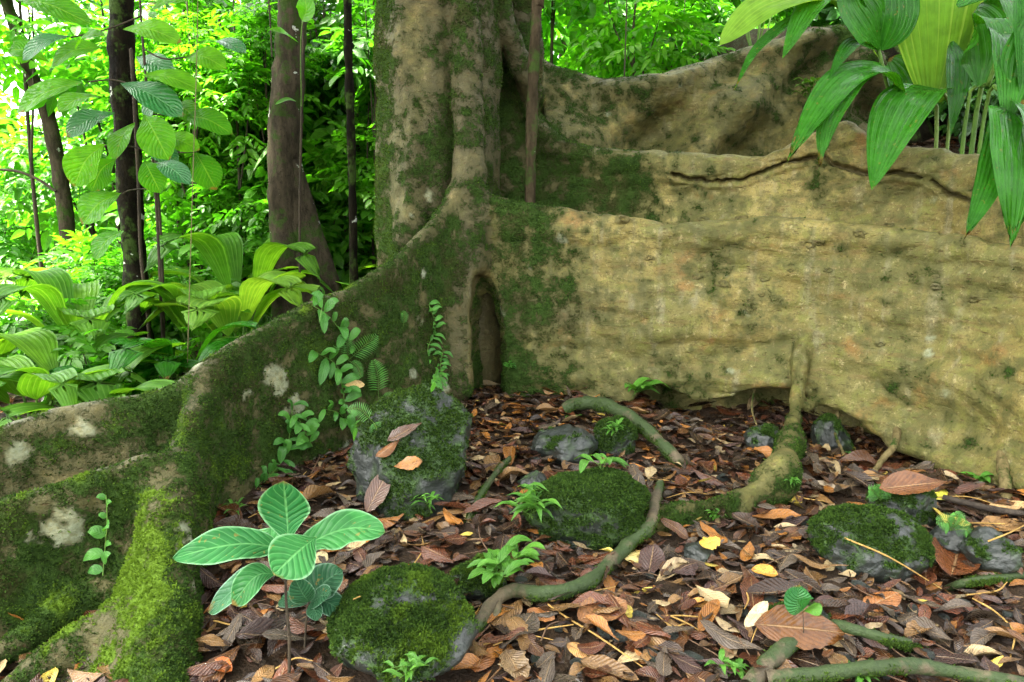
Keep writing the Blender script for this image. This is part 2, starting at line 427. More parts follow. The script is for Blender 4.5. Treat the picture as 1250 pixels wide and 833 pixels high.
def blend(sl, d, idn, k):
    a = SD[sl]; i = ID[sl]
    i[d < a] = idn
    h = np.clip(.5 + .5 * (d - a) / k, 0, 1)
    SD[sl] = d * (1 - h) + a * h - k * h * (1 - h)
def sheet(st, idn, k=.10, rt=.045, flare=2.2, wave=.0, seed=0.0, round_=.04, nmax=220, bulge=None):
    """st rows: x y ztop zbot(or None) wA wB; wA half width of the foot on the left of travel, wB on the right"""
    st = np.asarray(st, float)
    S = spline(st, nmax)
    S2 = S[:, :2].astype(np.float32)
    T = nrm(np.gradient(S2, axis=0)).astype(np.float32)
    wm = max(S[:, 4].max(), S[:, 5].max()) + .35
    i0 = max(0, int((S2[:, 0].min() - wm - LO[0]) / VX)); i1 = min(NX, int((S2[:, 0].max() + wm - LO[0]) / VX) + 1)
    j0 = max(0, int((S2[:, 1].min() - wm - LO[1]) / VX)); j1 = min(NY, int((S2[:, 1].max() + wm - LO[1]) / VX) + 1)
    X = XX[i0:i1, j0:j1].ravel(); Y = YY[i0:i1, j0:j1].ravel()
    best = np.full(len(X), 1e9, np.float32); bi = np.zeros(len(X), np.int32)
    for q in range(nmax):
        d2 = (X - S2[q, 0]) ** 2 + (Y - S2[q, 1]) ** 2
        m = d2 < best; best[m] = d2[m]; bi[m] = q
    D = np.sqrt(best)
    rel = np.stack([X - S2[bi, 0], Y - S2[bi, 1]], 1)
    side = T[bi, 0] * rel[:, 1] - T[bi, 1] * rel[:, 0]
    along = (rel * T[bi]).sum(1)
    left = side > 0
    top = S[bi, 2]; bot = S[bi, 3]; wf = np.where(left, S[bi, 4], S[bi, 5])
    m = D < wm
    idx = np.nonzero(m)[0]
    Dm, topm, botm, wfm, leftm, bim = D[idx], top[idx], bot[idx], wf[idx], left[idx], bi[idx]
    Z = gzz[None]
    tt = np.clip((topm[:, None] - Z) / np.maximum(topm - botm, .02)[:, None], 0, 1).astype(np.float32)
    w = rt + (wfm[:, None] - rt) * tt ** flare
    if wave or bulge is not None:
        s = (bim / nmax * 7)[:, None] + 0 * Z
        q = np.stack([s.ravel(), (Z * 3.2 + 0 * s).ravel(), (leftm[:, None] * 5.0 + seed + 0 * s).ravel()], 1)
        w = w + (wave * fbm(q, 2).reshape(w.shape)) * (.25 + .75 * np.clip(tt * 3, 0, 1))
        if bulge is not None:
            w = w + bulge(bim / nmax, tt, leftm)
        w = np.maximum(w, .035)
    zc = (topm + botm)[:, None] / 2; hh = (topm - botm)[:, None] / 2
    r = np.minimum(round_, np.minimum(w, np.maximum(hh, .02)) * .98)
    qa = Dm[:, None] - w + r; qb = np.abs(Z - zc) - hh + r
    d = np.sqrt(np.maximum(qa, 0) ** 2 + np.maximum(qb, 0) ** 2) + np.minimum(np.maximum(qa, qb), 0) - r
    full = np.full((len(X), NZ), 9.0, np.float32); full[idx] = d
    blend((slice(i0, i1), slice(j0, j1), slice(0, NZ)), full.reshape(i1 - i0, j1 - j0, NZ), idn, k)
def capsule(P, R, idn, k=.07, n=40, sub=False, squash=(1, 1, 1)):
    S = spline(np.hstack([np.asarray(P, float), np.asarray(R, float)[:, None]]), n)
    sq = np.asarray(squash, float)
    for q in range(n):
        c, r = S[q, :3], S[q, 3]; mg = (r + .22)
        a = np.maximum(0, ((c - mg / sq - LO) / VX).astype(int)); b = np.minimum([NX, NY, NZ], ((c + mg / sq - LO) / VX).astype(int) + 1)
        if (b <= a).any(): continue
        d = np.sqrt(((gx[a[0]:b[0]] - c[0]) * sq[0]) [:, None, None] ** 2 + ((gy[a[1]:b[1]] - c[1]) * sq[1])[None, :, None] ** 2 + ((gzz[a[2]:b[2]] - c[2]) * sq[2])[None, None] ** 2) - r
        sl = (slice(a[0], b[0]), slice(a[1], b[1]), slice(a[2], b[2]))
        if sub:
            A = SD[sl]; h = np.clip(.5 - .5 * (A + d) / k, 0, 1); SD[sl] = A * (1 - h) + (-d) * h + k * h * (1 - h)
        elif q == 0: blend(sl, d, idn, k)
        else:                               # within one chain: plain union first, so the chain does not swell
            A = SD[sl]; I = ID[sl]; I[d < A] = idn
            h = np.clip(.5 + .5 * (d - A) / (k * .5), 0, 1); new = d * (1 - h) + A * h - k * .12 * h * (1 - h)
            SD[sl] = np.minimum(A, new)
def stn(px, py, Y, wA, wB, bot=None, drop=.3):
    p = W(px, py, Y)
    b = W(px, bot, Y)[2] if bot is not None else float(gz(p[0], p[1], False)[0]) - drop
    return [p[0], p[1], p[2], min(b, p[2] - .04), wA, wB]

TRUNK, LEFTB, FORK1, FORK2, RIGHTB, MIDB, FARB, PROP = 1, 2, 3, 4, 5, 6, 7, 8
# trunk column, fluted
tc = W(536, 300, 5.08)
th = np.arctan2(YY - tc[1], XX - tc[0]); rad0 = np.hypot(XX - tc[0], YY - tc[1])
flute = .035 * np.cos(3 * th + .6) + .022 * np.cos(5 * th + 2.1) + .015 * np.cos(9 * th)
for kk in range(NZ):
    z = gzz[kk]
    rr = .40 + .06 * math.exp(-max(z - .3, 0) * .9) + flute * (1 + .15 * math.sin(z * 2.1))
    off = .05 * max(0, z - 1.5)
    d = (np.hypot(XX - tc[0] - off * .3, YY - tc[1]) - rr) * .95
    m = d < SD[:, :, kk]; ID[:, :, kk][m] = TRUNK
    SD[:, :, kk] = np.minimum(SD[:, :, kk], d)
# the rib that climbs the front of the trunk
capsule([W(560, -90, 4.78), W(568, 40, 4.74), W(572, 150, 4.68), W(574, 235, 4.58), W(572, 310, 4.5), W(566, 390, 4.42), W(562, 470, 4.36)], [.10, .10, .10, .105, .11, .12, .13], TRUNK, .14, 70)
capsule([W(508, -90, 4.82), W(510, 60, 4.80), W(506, 180, 4.74), W(500, 290, 4.66)], [.09, .09, .10, .12], TRUNK, .14, 50)
# dark folds to the right of the trunk, behind the thin sapling
capsule([W(600, -140, 4.95), W(612, 0, 4.98), W(630, 65, 5.08), W(652, 118, 5.22)], [.09, .075, .075, .08], TRUNK, .10, 50)
capsule([W(655, -120, 5.4), W(640, -20, 5.35), W(636, 60, 5.4)], [.10, .12, .16], TRUNK, .12, 40)

# left wall of the hollow and the long root that runs down to the front
A = [stn(572, 190, 4.62, .09, .09), stn(556, 226, 4.52, .12, .12), stn(530, 262, 4.36, .16, .14), stn(482, 312, 4.08, .20, .14), stn(436, 345, 3.85, .22, .14),
     stn(390, 368, 3.62, .24, .14), stn(345, 388, 3.42, .26, .14), stn(300, 409, 3.22, .26, .16), stn(268, 432, 3.06, .24, .2), stn(246, 464, 2.9, .20, .24),
     stn(228, 512, 2.7, .17, .26), stn(212, 566, 2.5, .15, .28), stn(203, 622, 2.32, .13, .36), stn(199, 682, 2.15, .12, .46), stn(197, 745, 1.98, .13, .54),
     stn(190, 805, 1.82, .14, .58), stn(176, 880, 1.66, .14, .55), stn(160, 960, 1.5, .12, .3)]
sheet(A, LEFTB, .10, .055, 1.7, .035, 1.0, .05)
sheet([stn(262, 446, 3.0, .2, .14), stn(205, 470, 2.95, .2, .14), stn(150, 484, 2.9, .2, .14), stn(100, 493, 2.86, .2, .14), stn(50, 504, 2.82, .2, .14), stn(0, 525, 2.75, .2, .14), stn(-70, 560, 2.66, .2, .14), stn(-150, 600, 2.6, .2, .14)], FORK1, .10, .05, 1.6, .05, 4.0)
sheet([stn(212, 566, 2.5, .16, .14), stn(190, 552, 2.48, .16, .14), stn(165, 554, 2.46, .16, .14), stn(130, 572, 2.43, .17, .14), stn(80, 588, 2.38, .17, .14), stn(30, 600, 2.32, .17, .14), stn(-30, 622, 2.24, .17, .14), stn(-110, 660, 2.15, .17, .14)], FORK2, .08, .045, 1.6, .05, 8.0)
# small knuckled roots at the foot of the left root
capsule([G(172, 700, .08), G(120, 722, .07), G(70, 752, .05), G(20, 790, .04), G(-30, 815, 0)], [.075, .065, .055, .045, .04], FORK2, .05, 60)
sheet([stn(214, 570, 2.5, .10, .18), stn(206, 630, 2.32, .09, .30), stn(202, 690, 2.15, .09, .42), stn(199, 752, 1.98, .09, .50), stn(192, 812, 1.82, .09, .52), stn(178, 886, 1.66, .09, .48)], LEFTB, .10, .05, .95, .06, 3.0, .05)
capsule([G(150, 760, .08), G(100, 788, .06), G(50, 815, .05), G(0, 850, 0)], [.075, .065, .05, .04], LEFTB, .06, 50)

# the great right-hand wall, lifted off the ground to the right
def bulgeC(s, t, left):
    s = s[:, None]
    b = .012 * np.sin(t * 17 + 2.2 * np.sin(s * 5) + 5 * s) * np.clip(t * 2.2, 0, 1) * np.clip((s - .22) * 4, 0, 1)
    b = b + .05 * np.exp(-((t - .93) / .12) ** 2) * np.clip((s - .3) * 4, 0, 1)
    b = b - .03 * np.exp(-((t - .22) / .10) ** 2)
    b = b + .03 * np.exp(-((t - .07) / .06) ** 2)
    return b.astype(np.float32)
C_ = [(566, 232, 4.62, 620), (590, 238, 4.60, 600), (612, 240, 4.58, 575), (650, 246, 4.54, 552), (700, 252, 4.49, 540), (750, 259, 4.45, 510), (800, 265, 4.40, 468), (828, 267, 4.37, 474),
      (860, 269, 4.34, 490), (900, 270, 4.30, 484), (940, 270, 4.24, 472), (985, 271, 4.15, 476), (1030, 273, 4.03, 492), (1080, 276, 3.87, 512), (1130, 280, 3.70, 536), (1190, 288, 3.48, 562),
      (1250, 300, 3.24, 592), (1320, 318, 2.98, 632), (1400, 345, 2.72, 690)]
sheet([stn(px, py, Y, .10, .20 if px < 800 else .15, b) for px, py, Y, b in C_], RIGHTB, .10, .04, .9, .035, 12.0, .04, 300, bulgeC)
D_ = [(600, 20, 5.36), (640, 95, 5.32), (655, 132, 5.26), (676, 156, 5.17), (715, 176, 5.05), (760, 183, 4.95), (820, 187, 4.79), (880, 188, 4.67), (930, 184, 4.58), (965, 173, 4.51), (1000, 158, 4.43), (1022, 150, 4.38), (1040, 151, 4.33),
      (1062, 164, 4.26), (1090, 176, 4.17), (1130, 184, 4.03), (1190, 192, 3.79), (1250, 199, 3.53), (1330, 208, 3.2), (1400, 220, 2.95)]
def bulgeD(s, t, left):
    return (.03 * np.exp(-((t - .05) / .05) ** 2) - .02 * np.exp(-((t - .13) / .05) ** 2) + .012 * np.sin(t * 21 + 6 * s[:, None])).astype(np.float32)
sheet([stn(px, py, Y, .10, .22) for px, py, Y in D_], MIDB, .09, .055, 1.0, .045, 20.0, .05, 300, bulgeD)
E_ = [(612, -10, 5.6), (640, 40, 5.7), (662, 72, 5.75), (690, 86, 5.7), (724, 97, 5.75), (762, 99, 5.8), (800, 91, 5.82), (850, 76, 5.85), (900, 63, 5.85), (950, 50, 5.85), (1000, 37, 5.85), (1030, 33, 5.85), (1050, 44, 5.85), (1060, 100, 5.86)]
def bulgeE(s, t, left):
    s = s[:, None]
    d = s * 2.0 + t * 1.1
    return (.12 * np.sin(d * 9.5 + 1.2 * np.sin(s * 9)) * np.clip(t * 5, 0, 1) + .075 * np.sin((s * 1.4 - t) * 13 + 1.0) + .06 * np.exp(-((t - .06) / .05) ** 2)).astype(np.float32)
sheet([stn(px, py, Y, .26, .42) for px, py, Y in E_], FARB, .12, .11, .6, .08, 31.0, .10, 260, bulgeE)
# prop root: leaves the wall, drops to the ground and runs out to the left
capsule([W(984, 405, 4.07), W(978, 440, 3.98), W(974, 480, 3.84), W(968, 520, 3.6), W(960, 556, 3.34), W(945, 580, 3.16)], [.055, .05, .045, .045, .05, .06], PROP, .09, 70)
def foot(px, top, base, w): 
    return stn(px, top, G(px, base - 6)[1], w, w)
capsule([W(962, 545, 3.42), W(956, 570, G(956, 600)[1]), W(940, 590, G(940, 612)[1])], [.05, .075, .09], PROP, .08, 40)
sheet([stn(968, 520, 3.5, .05, .05), foot(955, 562, 606, .08), foot(930, 581, 618, .10), foot(892, 598, 633, .10), foot(850, 606, 644, .095), foot(815, 613, 650, .08), foot(790, 626, 650, .05)], PROP, .06, .035, 1.2, .02, 40.0, .03)
capsule([W(1008, 470, 3.98), W(998, 486, 3.9), W(984, 500, 3.78)], [.05, .045, .04], PROP, .07, 20)
# the hollow between the two walls
capsule([W(586, 340, 4.46), W(591, 375, 4.47), W(594, 420, 4.47), W(595, 500, 4.44)], [.045, .085, .105, .12], TRUNK, .035, 40, True, (1, .52, 1))
capsule([W(470, 225, 4.62), W(478, 245, 4.62)], [.03, .03], TRUNK, .08, 6, True)
# root crack along the second wall
ck = [(822, 213), (860, 221), (905, 220), (940, 207), (968, 197), (1000, 193), (1020, 201), (1050, 210), (1090, 212), (1118, 214), (1140, 224), (1160, 236), (1186, 246)]

def surface_nets():
    v = SD; s = v < 0
    cs = s[:-1, :-1, :-1].astype(np.uint8)
    tot = np.zeros(cs.shape, np.uint8)
    for a in (0, 1):
        for b in (0, 1):
            for c in (0, 1):
                tot += s[a:NX - 1 + a, b:NY - 1 + b, c:NZ - 1 + c]
    act = np.argwhere((tot > 0) & (tot < 8))
    vid = np.full(cs.shape, -1, np.int32); vid[act[:, 0], act[:, 1], act[:, 2]] = np.arange(len(act))
    acc = np.zeros((len(act), 3), np.float32); cnt = np.zeros(len(act), np.float32)
    cor = [(a, b, c) for a in (0, 1) for b in (0, 1) for c in (0, 1)]
    for a in cor:
        for b in cor:
            if sum(abs(a[i] - b[i]) for i in range(3)) != 1 or a > b: continue
            va = v[act[:, 0] + a[0], act[:, 1] + a[1], act[:, 2] + a[2]]; vb = v[act[:, 0] + b[0], act[:, 1] + b[1], act[:, 2] + b[2]]
            m = (va < 0) != (vb < 0); t = va / np.where(m, va - vb, 1)
            p = np.array(a)[None] + t[:, None] * (np.array(b) - np.array(a))[None]
            acc[m] += p[m]; cnt[m] += 1
    P = LO + VX * (act + acc / cnt[:, None])
    Q = []
    for ax in range(3):
        o = [0, 0, 0]; o[ax] = 1
        n = [NX - 1, NY - 1, NZ - 1]
        A = s[:NX - o[0], :NY - o[1], :NZ - o[2]]; B = s[o[0]:, o[1]:, o[2]:]
        e = np.argwhere(A != B)
        b, c = [(1, 2), (2, 0), (0, 1)][ax]
        ok = (e[:, b] > 0) & (e[:, c] > 0) & (e[:, b] < n[b]) & (e[:, c] < n[c]); e = e[ok]
        flip = A[e[:, 0], e[:, 1], e[:, 2]]
        def q(db, dc):
            k = e.copy(); k[:, b] += db; k[:, c] += dc; return vid[k[:, 0], k[:, 1], k[:, 2]]
        f = np.stack([q(-1, -1), q(0, -1), q(0, 0), q(-1, 0)], 1)
        f[~flip] = f[~flip][:, ::-1]
        Q.append(f)
    Q = np.concatenate(Q); Q = Q[(Q >= 0).all(1)]
    vi = ID[act[:, 0], act[:, 1], act[:, 2]]
    return P, Q, vi
def vnormals(P, Q):
    n = np.cross(P[Q[:, 2]] - P[Q[:, 0]], P[Q[:, 3]] - P[Q[:, 1]])
    out = np.zeros_like(P)
    for i in range(4):
        for c in range(3): out[:, c] += np.bincount(Q[:, i], n[:, c], len(P))
    return nrm(out)
TP, TQ, TI = surface_nets()
# one pass of smoothing, then bark relief along the normals
def relax(P, Q, it=1, f=.5):
    for _ in range(it):
        s = np.zeros_like(P); c = np.zeros(len(P))
        for i in range(4):
            j = (i + 1) % 4
            for d in range(3):
                s[:, d] += np.bincount(Q[:, i], P[Q[:, j], d], len(P)); s[:, d] += np.bincount(Q[:, j], P[Q[:, i], d], len(P))
            c += np.bincount(Q[:, i], minlength=len(P)) + np.bincount(Q[:, j], minlength=len(P))
        P = P + f * (s / np.maximum(c, 1)[:, None] - P)
    return P
TP = relax(TP, TQ, 2)
TN = vnormals(TP, TQ)
wall = ((TI == RIGHTB) | (TI == MIDB)).astype(float)
d1 = fbm(TP * 2.2, 3) * .030 + fbm(TP * 7 + 5, 4) * (.016 - .006 * wall)
d2 = fbm(TP * np.array([.85, .85, 4.4]) + 9, 3, .4) * .052 * wall * sstep(.0, .8, TP[:, 0] + .2)
d3 = -.016 * np.clip(np.abs(noise3(TP * np.array([3, 3, 9.0]) + 31)) * -5 + 1, 0, 1) * wall
TP = TP + TN * (d1 + d2 + d3)[:, None]
# the crack: a real groove pressed into the second wall
BV0 = BVHTree.FromPolygons([Vector(p) for p in TP], TQ.tolist())
def hit(px, py, bv=None):
    d = Vector(ray(px, py)).normalized(); r = (bv or BV0).ray_cast(Vector(CAM), d)
    return (np.array(r[0]), np.array(r[1]), r[3]) if r[0] is not None else None
cp = [hit(x, y) for x, y in ck]; cp = np.array([c[0] for c in cp if c is not None])
CR = spline(cp, 120)
CR[:, 2] += fbm(np.stack([CR[:, 0] * 7, CR[:, 1] * 7, 0 * CR[:, 0]], 1), 3) * .03
CR[:, 2] += fbm(np.stack([CR[:, 0] * 28, CR[:, 1] * 28, 0 * CR[:, 0] + 5], 1), 2) * .010
def near_crack():
    near = np.nonzero((TP[:, 0] > CR[:, 0].min() - .12) & (TP[:, 0] < CR[:, 0].max() + .12) & (TP[:, 1] > 3.0) & (TP[:, 1] < 5.2) & (TP[:, 2] > .9))[0]
    a, ab = CR[:-1], np.diff(CR, axis=0); best = np.full(len(near), 9.0)
    for q in range(len(ab)):
        t = np.clip(((TP[near] - a[q]) @ ab[q]) / (ab[q] @ ab[q]), 0, 1)
        best = np.minimum(best, np.linalg.norm(TP[near] - a[q] - t[:, None] * ab[q], axis=1))
    return near, best
# finer mesh along the crack
near, dc = near_crack(); dv = np.full(len(TP), 9.0); dv[near] = dc
sel = dv[TQ].min(1) < .045; QS = TQ[sel]; nn_ = 5
uu, vv = np.meshgrid(np.linspace(0, 1, nn_), np.linspace(0, 1, nn_), indexing='ij')
wq = np.stack([(1 - uu) * (1 - vv), uu * (1 - vv), uu * vv, (1 - uu) * vv], -1).reshape(-1, 4)
PV = np.einsum('kc,qcd->qkd', wq, TP[QS]).reshape(-1, 3); NV = np.einsum('kc,qcd->qkd', wq, TN[QS]).reshape(-1, 3); IV = np.repeat(TI[QS[:, 0]], nn_ * nn_)
key, first, inv_ = np.unique(np.round(PV, 5), axis=0, return_index=True, return_inverse=True); inv_ = inv_.ravel()
gf = grid_faces(nn_, nn_); gf = gf[:, [0, 3, 2, 1]]
FQ = inv_[(gf[None] + (np.arange(len(QS)) * nn_ * nn_)[:, None, None]).reshape(-1, 4)] + len(TP)
TP = np.vstack([TP, PV[first]]); TN = np.vstack([TN, nrm(NV[first])]); TI = np.concatenate([TI, IV[first]]); TQ = np.vstack([TQ[~sel], FQ])
near, dc = near_crack()
wdt = .011 + .006 * fbm(TP[near] * 6, 2)
crack = np.zeros(len(TP)); crack[near] = sstep(1.5, .6, dc / np.maximum(wdt, .004))
lip = np.zeros(len(TP)); lip[near] = np.exp(-((dc - .035) / .02) ** 2)
TP = TP - TN * (crack * .05)[:, None] + TN * (lip * .010)[:, None]
TN = vnormals(TP, TQ)
# where moss, pale lichen, dark bark and the painted crack and fold shade sit
pxv, pyv, _z = (lambda q: (CX + FPX * (q @ RT) / np.maximum(q @ FW, .2), CY - FPX * (q @ UP) / np.maximum(q @ FW, .2), 0))(TP - CAM)
f1 = fbm(TP * 2.4 + 3, 4); f2 = fbm(TP * 6.5 + 11, 4); f3 = fbm(TP * 1.3 + 40, 3); f4 = fbm(TP * 15 + 2, 3)
x, y, z = TP.T
base = np.zeros(len(TP))
isl = (TI == LEFTB) | (TI == FORK1) | (TI == FORK2)
base[isl] = .62; base[isl & (y < 2.55)] = .76
base[TI == TRUNK] = .44
base[TI == RIGHTB] = (.62 * sstep(1.0, .1, x) - .03 + .30 * sstep(.5, .2, z) * sstep(1.4, .4, x))[TI == RIGHTB]
base[TI == MIDB] = (.68 * sstep(1.6, .5, x) - .0)[TI == MIDB]
base[TI == FARB] = (  .24 + .30 * sstep(2.35, 2.62, x) + .25 * sstep(.9, .3, x))[TI == FARB]
base[TI == PROP] = (.62 * sstep(.36, .16, z) + .16)[TI == PROP]
moss = base - .06 + .55 * f1 + .62 * f2 + .55 * f4
ridge = np.clip(TN[:, 2], 0, 1)
moss = moss - isl * (.30 + .5 * f2) * sstep(.9, .99, ridge) * sstep(.2, .5, z) * .6             # walked-off, weathered crests stay bare
moss = moss + (TI == TRUNK) * .5 * sstep(-.75, -.86, x)                          # the mossy left edge of the trunk
moss = moss - .9 * crack
moss[(TI == TRUNK) & (np.abs(pxv - 593) < 22) & (pyv > 330) & (pyv < 470) & (y > 4.2)] -= .8
moss = np.clip(moss - .55 * isl * sstep(.40, .54, fbm(TP * 4.6 + 70, 3)), -.7, 1)
lichen = sstep(.42, .54, fbm(TP * 4.6 + 70, 3)) * isl * .95 + sstep(.60, .72, fbm(TP * 6 + 50, 3)) * .7 + isl * .4 * sstep(.9, .99, ridge) * sstep(-.1, .5, f2)
tone = np.clip(.9 * crack + (TI == TRUNK) * sstep(-.15, .10, x) * .75 + (TI == MIDB) * sstep(.75, .2, x) * .7 + (TI == FARB) * .22 + isl * .55 + (TI == RIGHTB) * .5 * sstep(1.25, .3, x) * sstep(-.3, .3, f3 + f1) + (TI == TRUNK) * (.42 + .4 * sstep(-.1, .3, f1) + .4 * sstep(-.62, -.5, x)) + (TI == FARB) * sstep(2.2, 2.6, x) * .5 + .35 * sstep(.25, .6, f3) * (TI == FARB), 0, 1)  # crack and folds on the trunk's right are darkened as painted shade
for px_, py_, r_ in [(338, 466, .05), (362, 492, .035), (74, 642, .055), (50, 655, .03), (98, 520, .03), (228, 655, .035), (350, 500, .025), (18, 555, .035), (410, 300, .03), (520, 240, .04), (300, 480, .025)]:
    h_ = hit(px_, py_)
    if h_ is None: continue
    dd_ = np.linalg.norm(TP - h_[0], axis=1); near_ = dd_ < r_ * 2.5; bl = sstep(1.3, .7, dd_[near_] / (r_ * (1 + 1.8 * f4[near_] + 1.2 * f2[near_]))) * .72 * sstep(-.25, .2, f4[near_] + .3 * f2[near_] + .15)
    lichen[near_] = np.maximum(lichen[near_], bl); moss[near_] -= 1.1 * bl; tone[near_] *= 1 - bl
young = sstep(-.35, .35, f3 + .5 * f4 + .3 * f2) * ((TI == LEFTB) * sstep(3.1, 2.4, y) * sstep(.35, .6, (-TN[:, 0]) * .7 + TN[:, 2] * .7)) + .55 * sstep(.2, .5, f2) * isl * sstep(.1, .7, TN[:, 2]) + .35 * (TI == TRUNK) * sstep(-.75, -.86, x)
young = np.clip(young + .30 * sstep(.0, .5, f2 + .4 * f4) * isl + .18 * sstep(.1, .5, f2), 0, 1) * .8

tree_base = np.array([tc[0], tc[1], 0.0])
TREE = thing('buttress_tree', tree_base, 'giant old rainforest tree with tall plank buttress roots, moss on its left half', 'tree')
BARK = bark_material(); MOSSM = moss_material()
names = {TRUNK: ('trunk', None), LEFTB: ('buttress_root', 'long dark mossy root winding down towards the front'), FORK1: ('buttress_root', 'low mossy fork running out to the left, the rear one'), FORK2: ('buttress_root', 'low mossy fork running out to the left, the nearer one'),
         RIGHTB: ('buttress_root', 'bare tan wall-like root lifted off the ground'), MIDB: ('buttress_root', 'second root wall with a long dark crack'), FARB: ('buttress_root', 'lumpy grey root wall furthest back'), PROP: ('prop_root', None)}
fid = TI[TQ[:, 0]]; fid[fid == 0] = TRUNK
for k, (nm, lb) in names.items():
    F = TQ[fid == k]
    us, inv = np.unique(F.ravel(), return_inverse=True)
    me = mesh_from(nm, TP[us] - tree_base, inv.reshape(F.shape), None, {'moss': moss[us], 'lichen': lichen[us], 'tone': tone[us], 'young': young[us]}, None, TN[us])
    o = link(nm, me, BARK, TREE)
    if lb: o['label'] = lb
# the bole above the picture, and bark bosses on the right wall
mb = MB(); top = np.array([tc[0], tc[1], 3.3])
def bosses():
    for px, py, s in [(988, 298, .03), (934, 340, .022), (1000, 296, .02), (858, 268, .02), (882, 347, .026), (792, 315, .018), (930, 360, .012), (1142, 350, .018), (1050, 285, .022), (760, 268, .03), (905, 268, .025), (1085, 276, .02), (965, 330, .012), (1143, 338, .014), (850, 338, .024), (1075, 420, .014), (1012, 330, .016), (1190, 365, .02)]:
        h = hit(px, py)
        if h is None: continue
        p, n, _ = h; t1 = nrm(np.cross(n, [0, 0, 1])); t2 = np.cross(n, t1)
        a = np.linspace(0, 2 * np.pi, 13)[:-1]; rr = [1.5, 1.15, .8, .55, .25]; hh = [-.25, .35, .5, .1, -.05]
        ring = []
        for q, (r0, h0) in enumerate(zip(rr, hh)):
            j = 1 + .22 * rng.normal(size=12)
            ring.append(p + s * r0 * j[:, None] * (np.cos(a)[:, None] * t1 * 1.25 + np.sin(a)[:, None] * t2 * .8) + n * s * h0)
        mb.add(np.concatenate(ring), grid_faces(5, 12, True))
bosses()
b = mb.build('bark_knots', BARK, TREE, attrs={'moss': np.zeros(mb.n), 'lichen': np.zeros(mb.n), 'tone': np.full(mb.n, .42), 'young': np.zeros(mb.n)}); b['kind'] = 'stuff'

# ------------------------------------------------------------------ moss as real tufts
def tufts(name, P, N, yv, parent, size=.014, blades=3):
    n = len(P)
    mb = MB()
    for _ in range(blades):
        d = nrm(N * .8 + rng.normal(size=(n, 3)) * .62 + np.array([0, 0, .18]))
        s = nrm(np.cross(d, rng.normal(size=(n, 3))))
        L = size * rng.uniform(.5, 1.5, n)[:, None]; w = L * .26
        b0 = P - N * .003
        mid = b0 + d * L * .55
        V = np.stack([b0, mid - s * w, b0 + d * L + N * 0, mid + s * w], 1).reshape(-1, 3)
        uv = np.tile([[.5, 0], [0, .5], [.5, 1], [1, .5]], (n, 1))
        mb.add(V, np.arange(n * 4).reshape(-1, 4), uv, np.repeat(rng.random(n), 4)); mb.C[-1] = np.repeat(np.stack([yv] * 3, 1), 4, 0)
    o = mb.build(name, MOSSM, parent, attrs={'young': np.concatenate(mb.C)[:, 0]})
    o['kind'] = 'stuff'; return o
def sample_faces(P, Q, N, wv, n):
    q0, q1, q2, q3 = P[Q[:, 0]], P[Q[:, 1]], P[Q[:, 2]], P[Q[:, 3]]
    ar = np.linalg.norm(np.cross(q2 - q0, q3 - q1), axis=1)
    w = ar * wv[Q].mean(1); pr = w / w.sum()
    f = rng.choice(len(Q), n, p=pr); u, v = rng.random((2, n))
    c = [(1 - u) * (1 - v), u * (1 - v), u * v, (1 - u) * v]
    return sum(P[Q[f, i]] * c[i][:, None] for i in range(4)), N[Q[f, 0]], f
vd = CAM - TP; dist = np.linalg.norm(vd, axis=1); facing = ((vd / dist[:, None]) * TN).sum(1)
fine = fbm(TP * 30, 2)
wt = sstep(.30, .85, moss + .45 * fine) * sstep(-.25, .1, facing) / np.clip(dist, 1.5, 6) ** 1.2 * ((pxv > -150) & (pxv < 1400) & (pyv > -100) & (pyv < 950))
sp, sn, sf = sample_faces(TP, TQ, TN, wt, 110000)
sd = np.linalg.norm(sp - CAM, axis=1)
tufts('moss_cover', sp, sn, np.clip(young[TQ[sf, 0]] + rng.normal(size=len(sp)) * .12, 0, 1), TREE, .0105)
_k = np.clip(((GROUND + .05 - LO[2]) / VX).astype(int), 0, NZ - 1)
OCC = np.take_along_axis(SD, _k[:, :, None], 2)[:, :, 0] < .0
del SD, ID
# ------------------------------------------------------------------ forest floor
xs = np.concatenate([-np.geomspace(80, 3.1, 40), np.arange(-3, 4.2, .03), np.geomspace(4.3, 80, 40)])
ys = np.concatenate([-np.geomspace(30, .6, 14), np.arange(-.5, 6.6, .03), np.geomspace(6.7, 160, 60)])
gX, gY = np.meshgrid(xs, ys, indexing='ij')
zz = gz(gX.ravel(), gY.ravel())
zz += .012 * fbm(np.stack([gX.ravel() * 8, gY.ravel() * 8, 0 * zz], 1), 3)
me = mesh_from('forest_floor', np.stack([gX.ravel(), gY.ravel(), zz], 1), grid_faces(len(xs), len(ys)))
tag(link('forest_floor', me, soil_material()), kind='structure')
def occupied(x, y):
    i = np.clip(((np.asarray(x) - LO[0]) / VX).astype(int), 0, NX - 1); j = np.clip(((np.asarray(y) - LO[1]) / VX).astype(int), 0, NY - 1)
    ins = (x > LO[0]) & (x < HI[0]) & (y > LO[1]) & (y < HI[1])
    return OCC[i, j] & ins
TREEBV = BVHTree.FromPolygons([Vector(p) for p in TP], TQ.tolist())

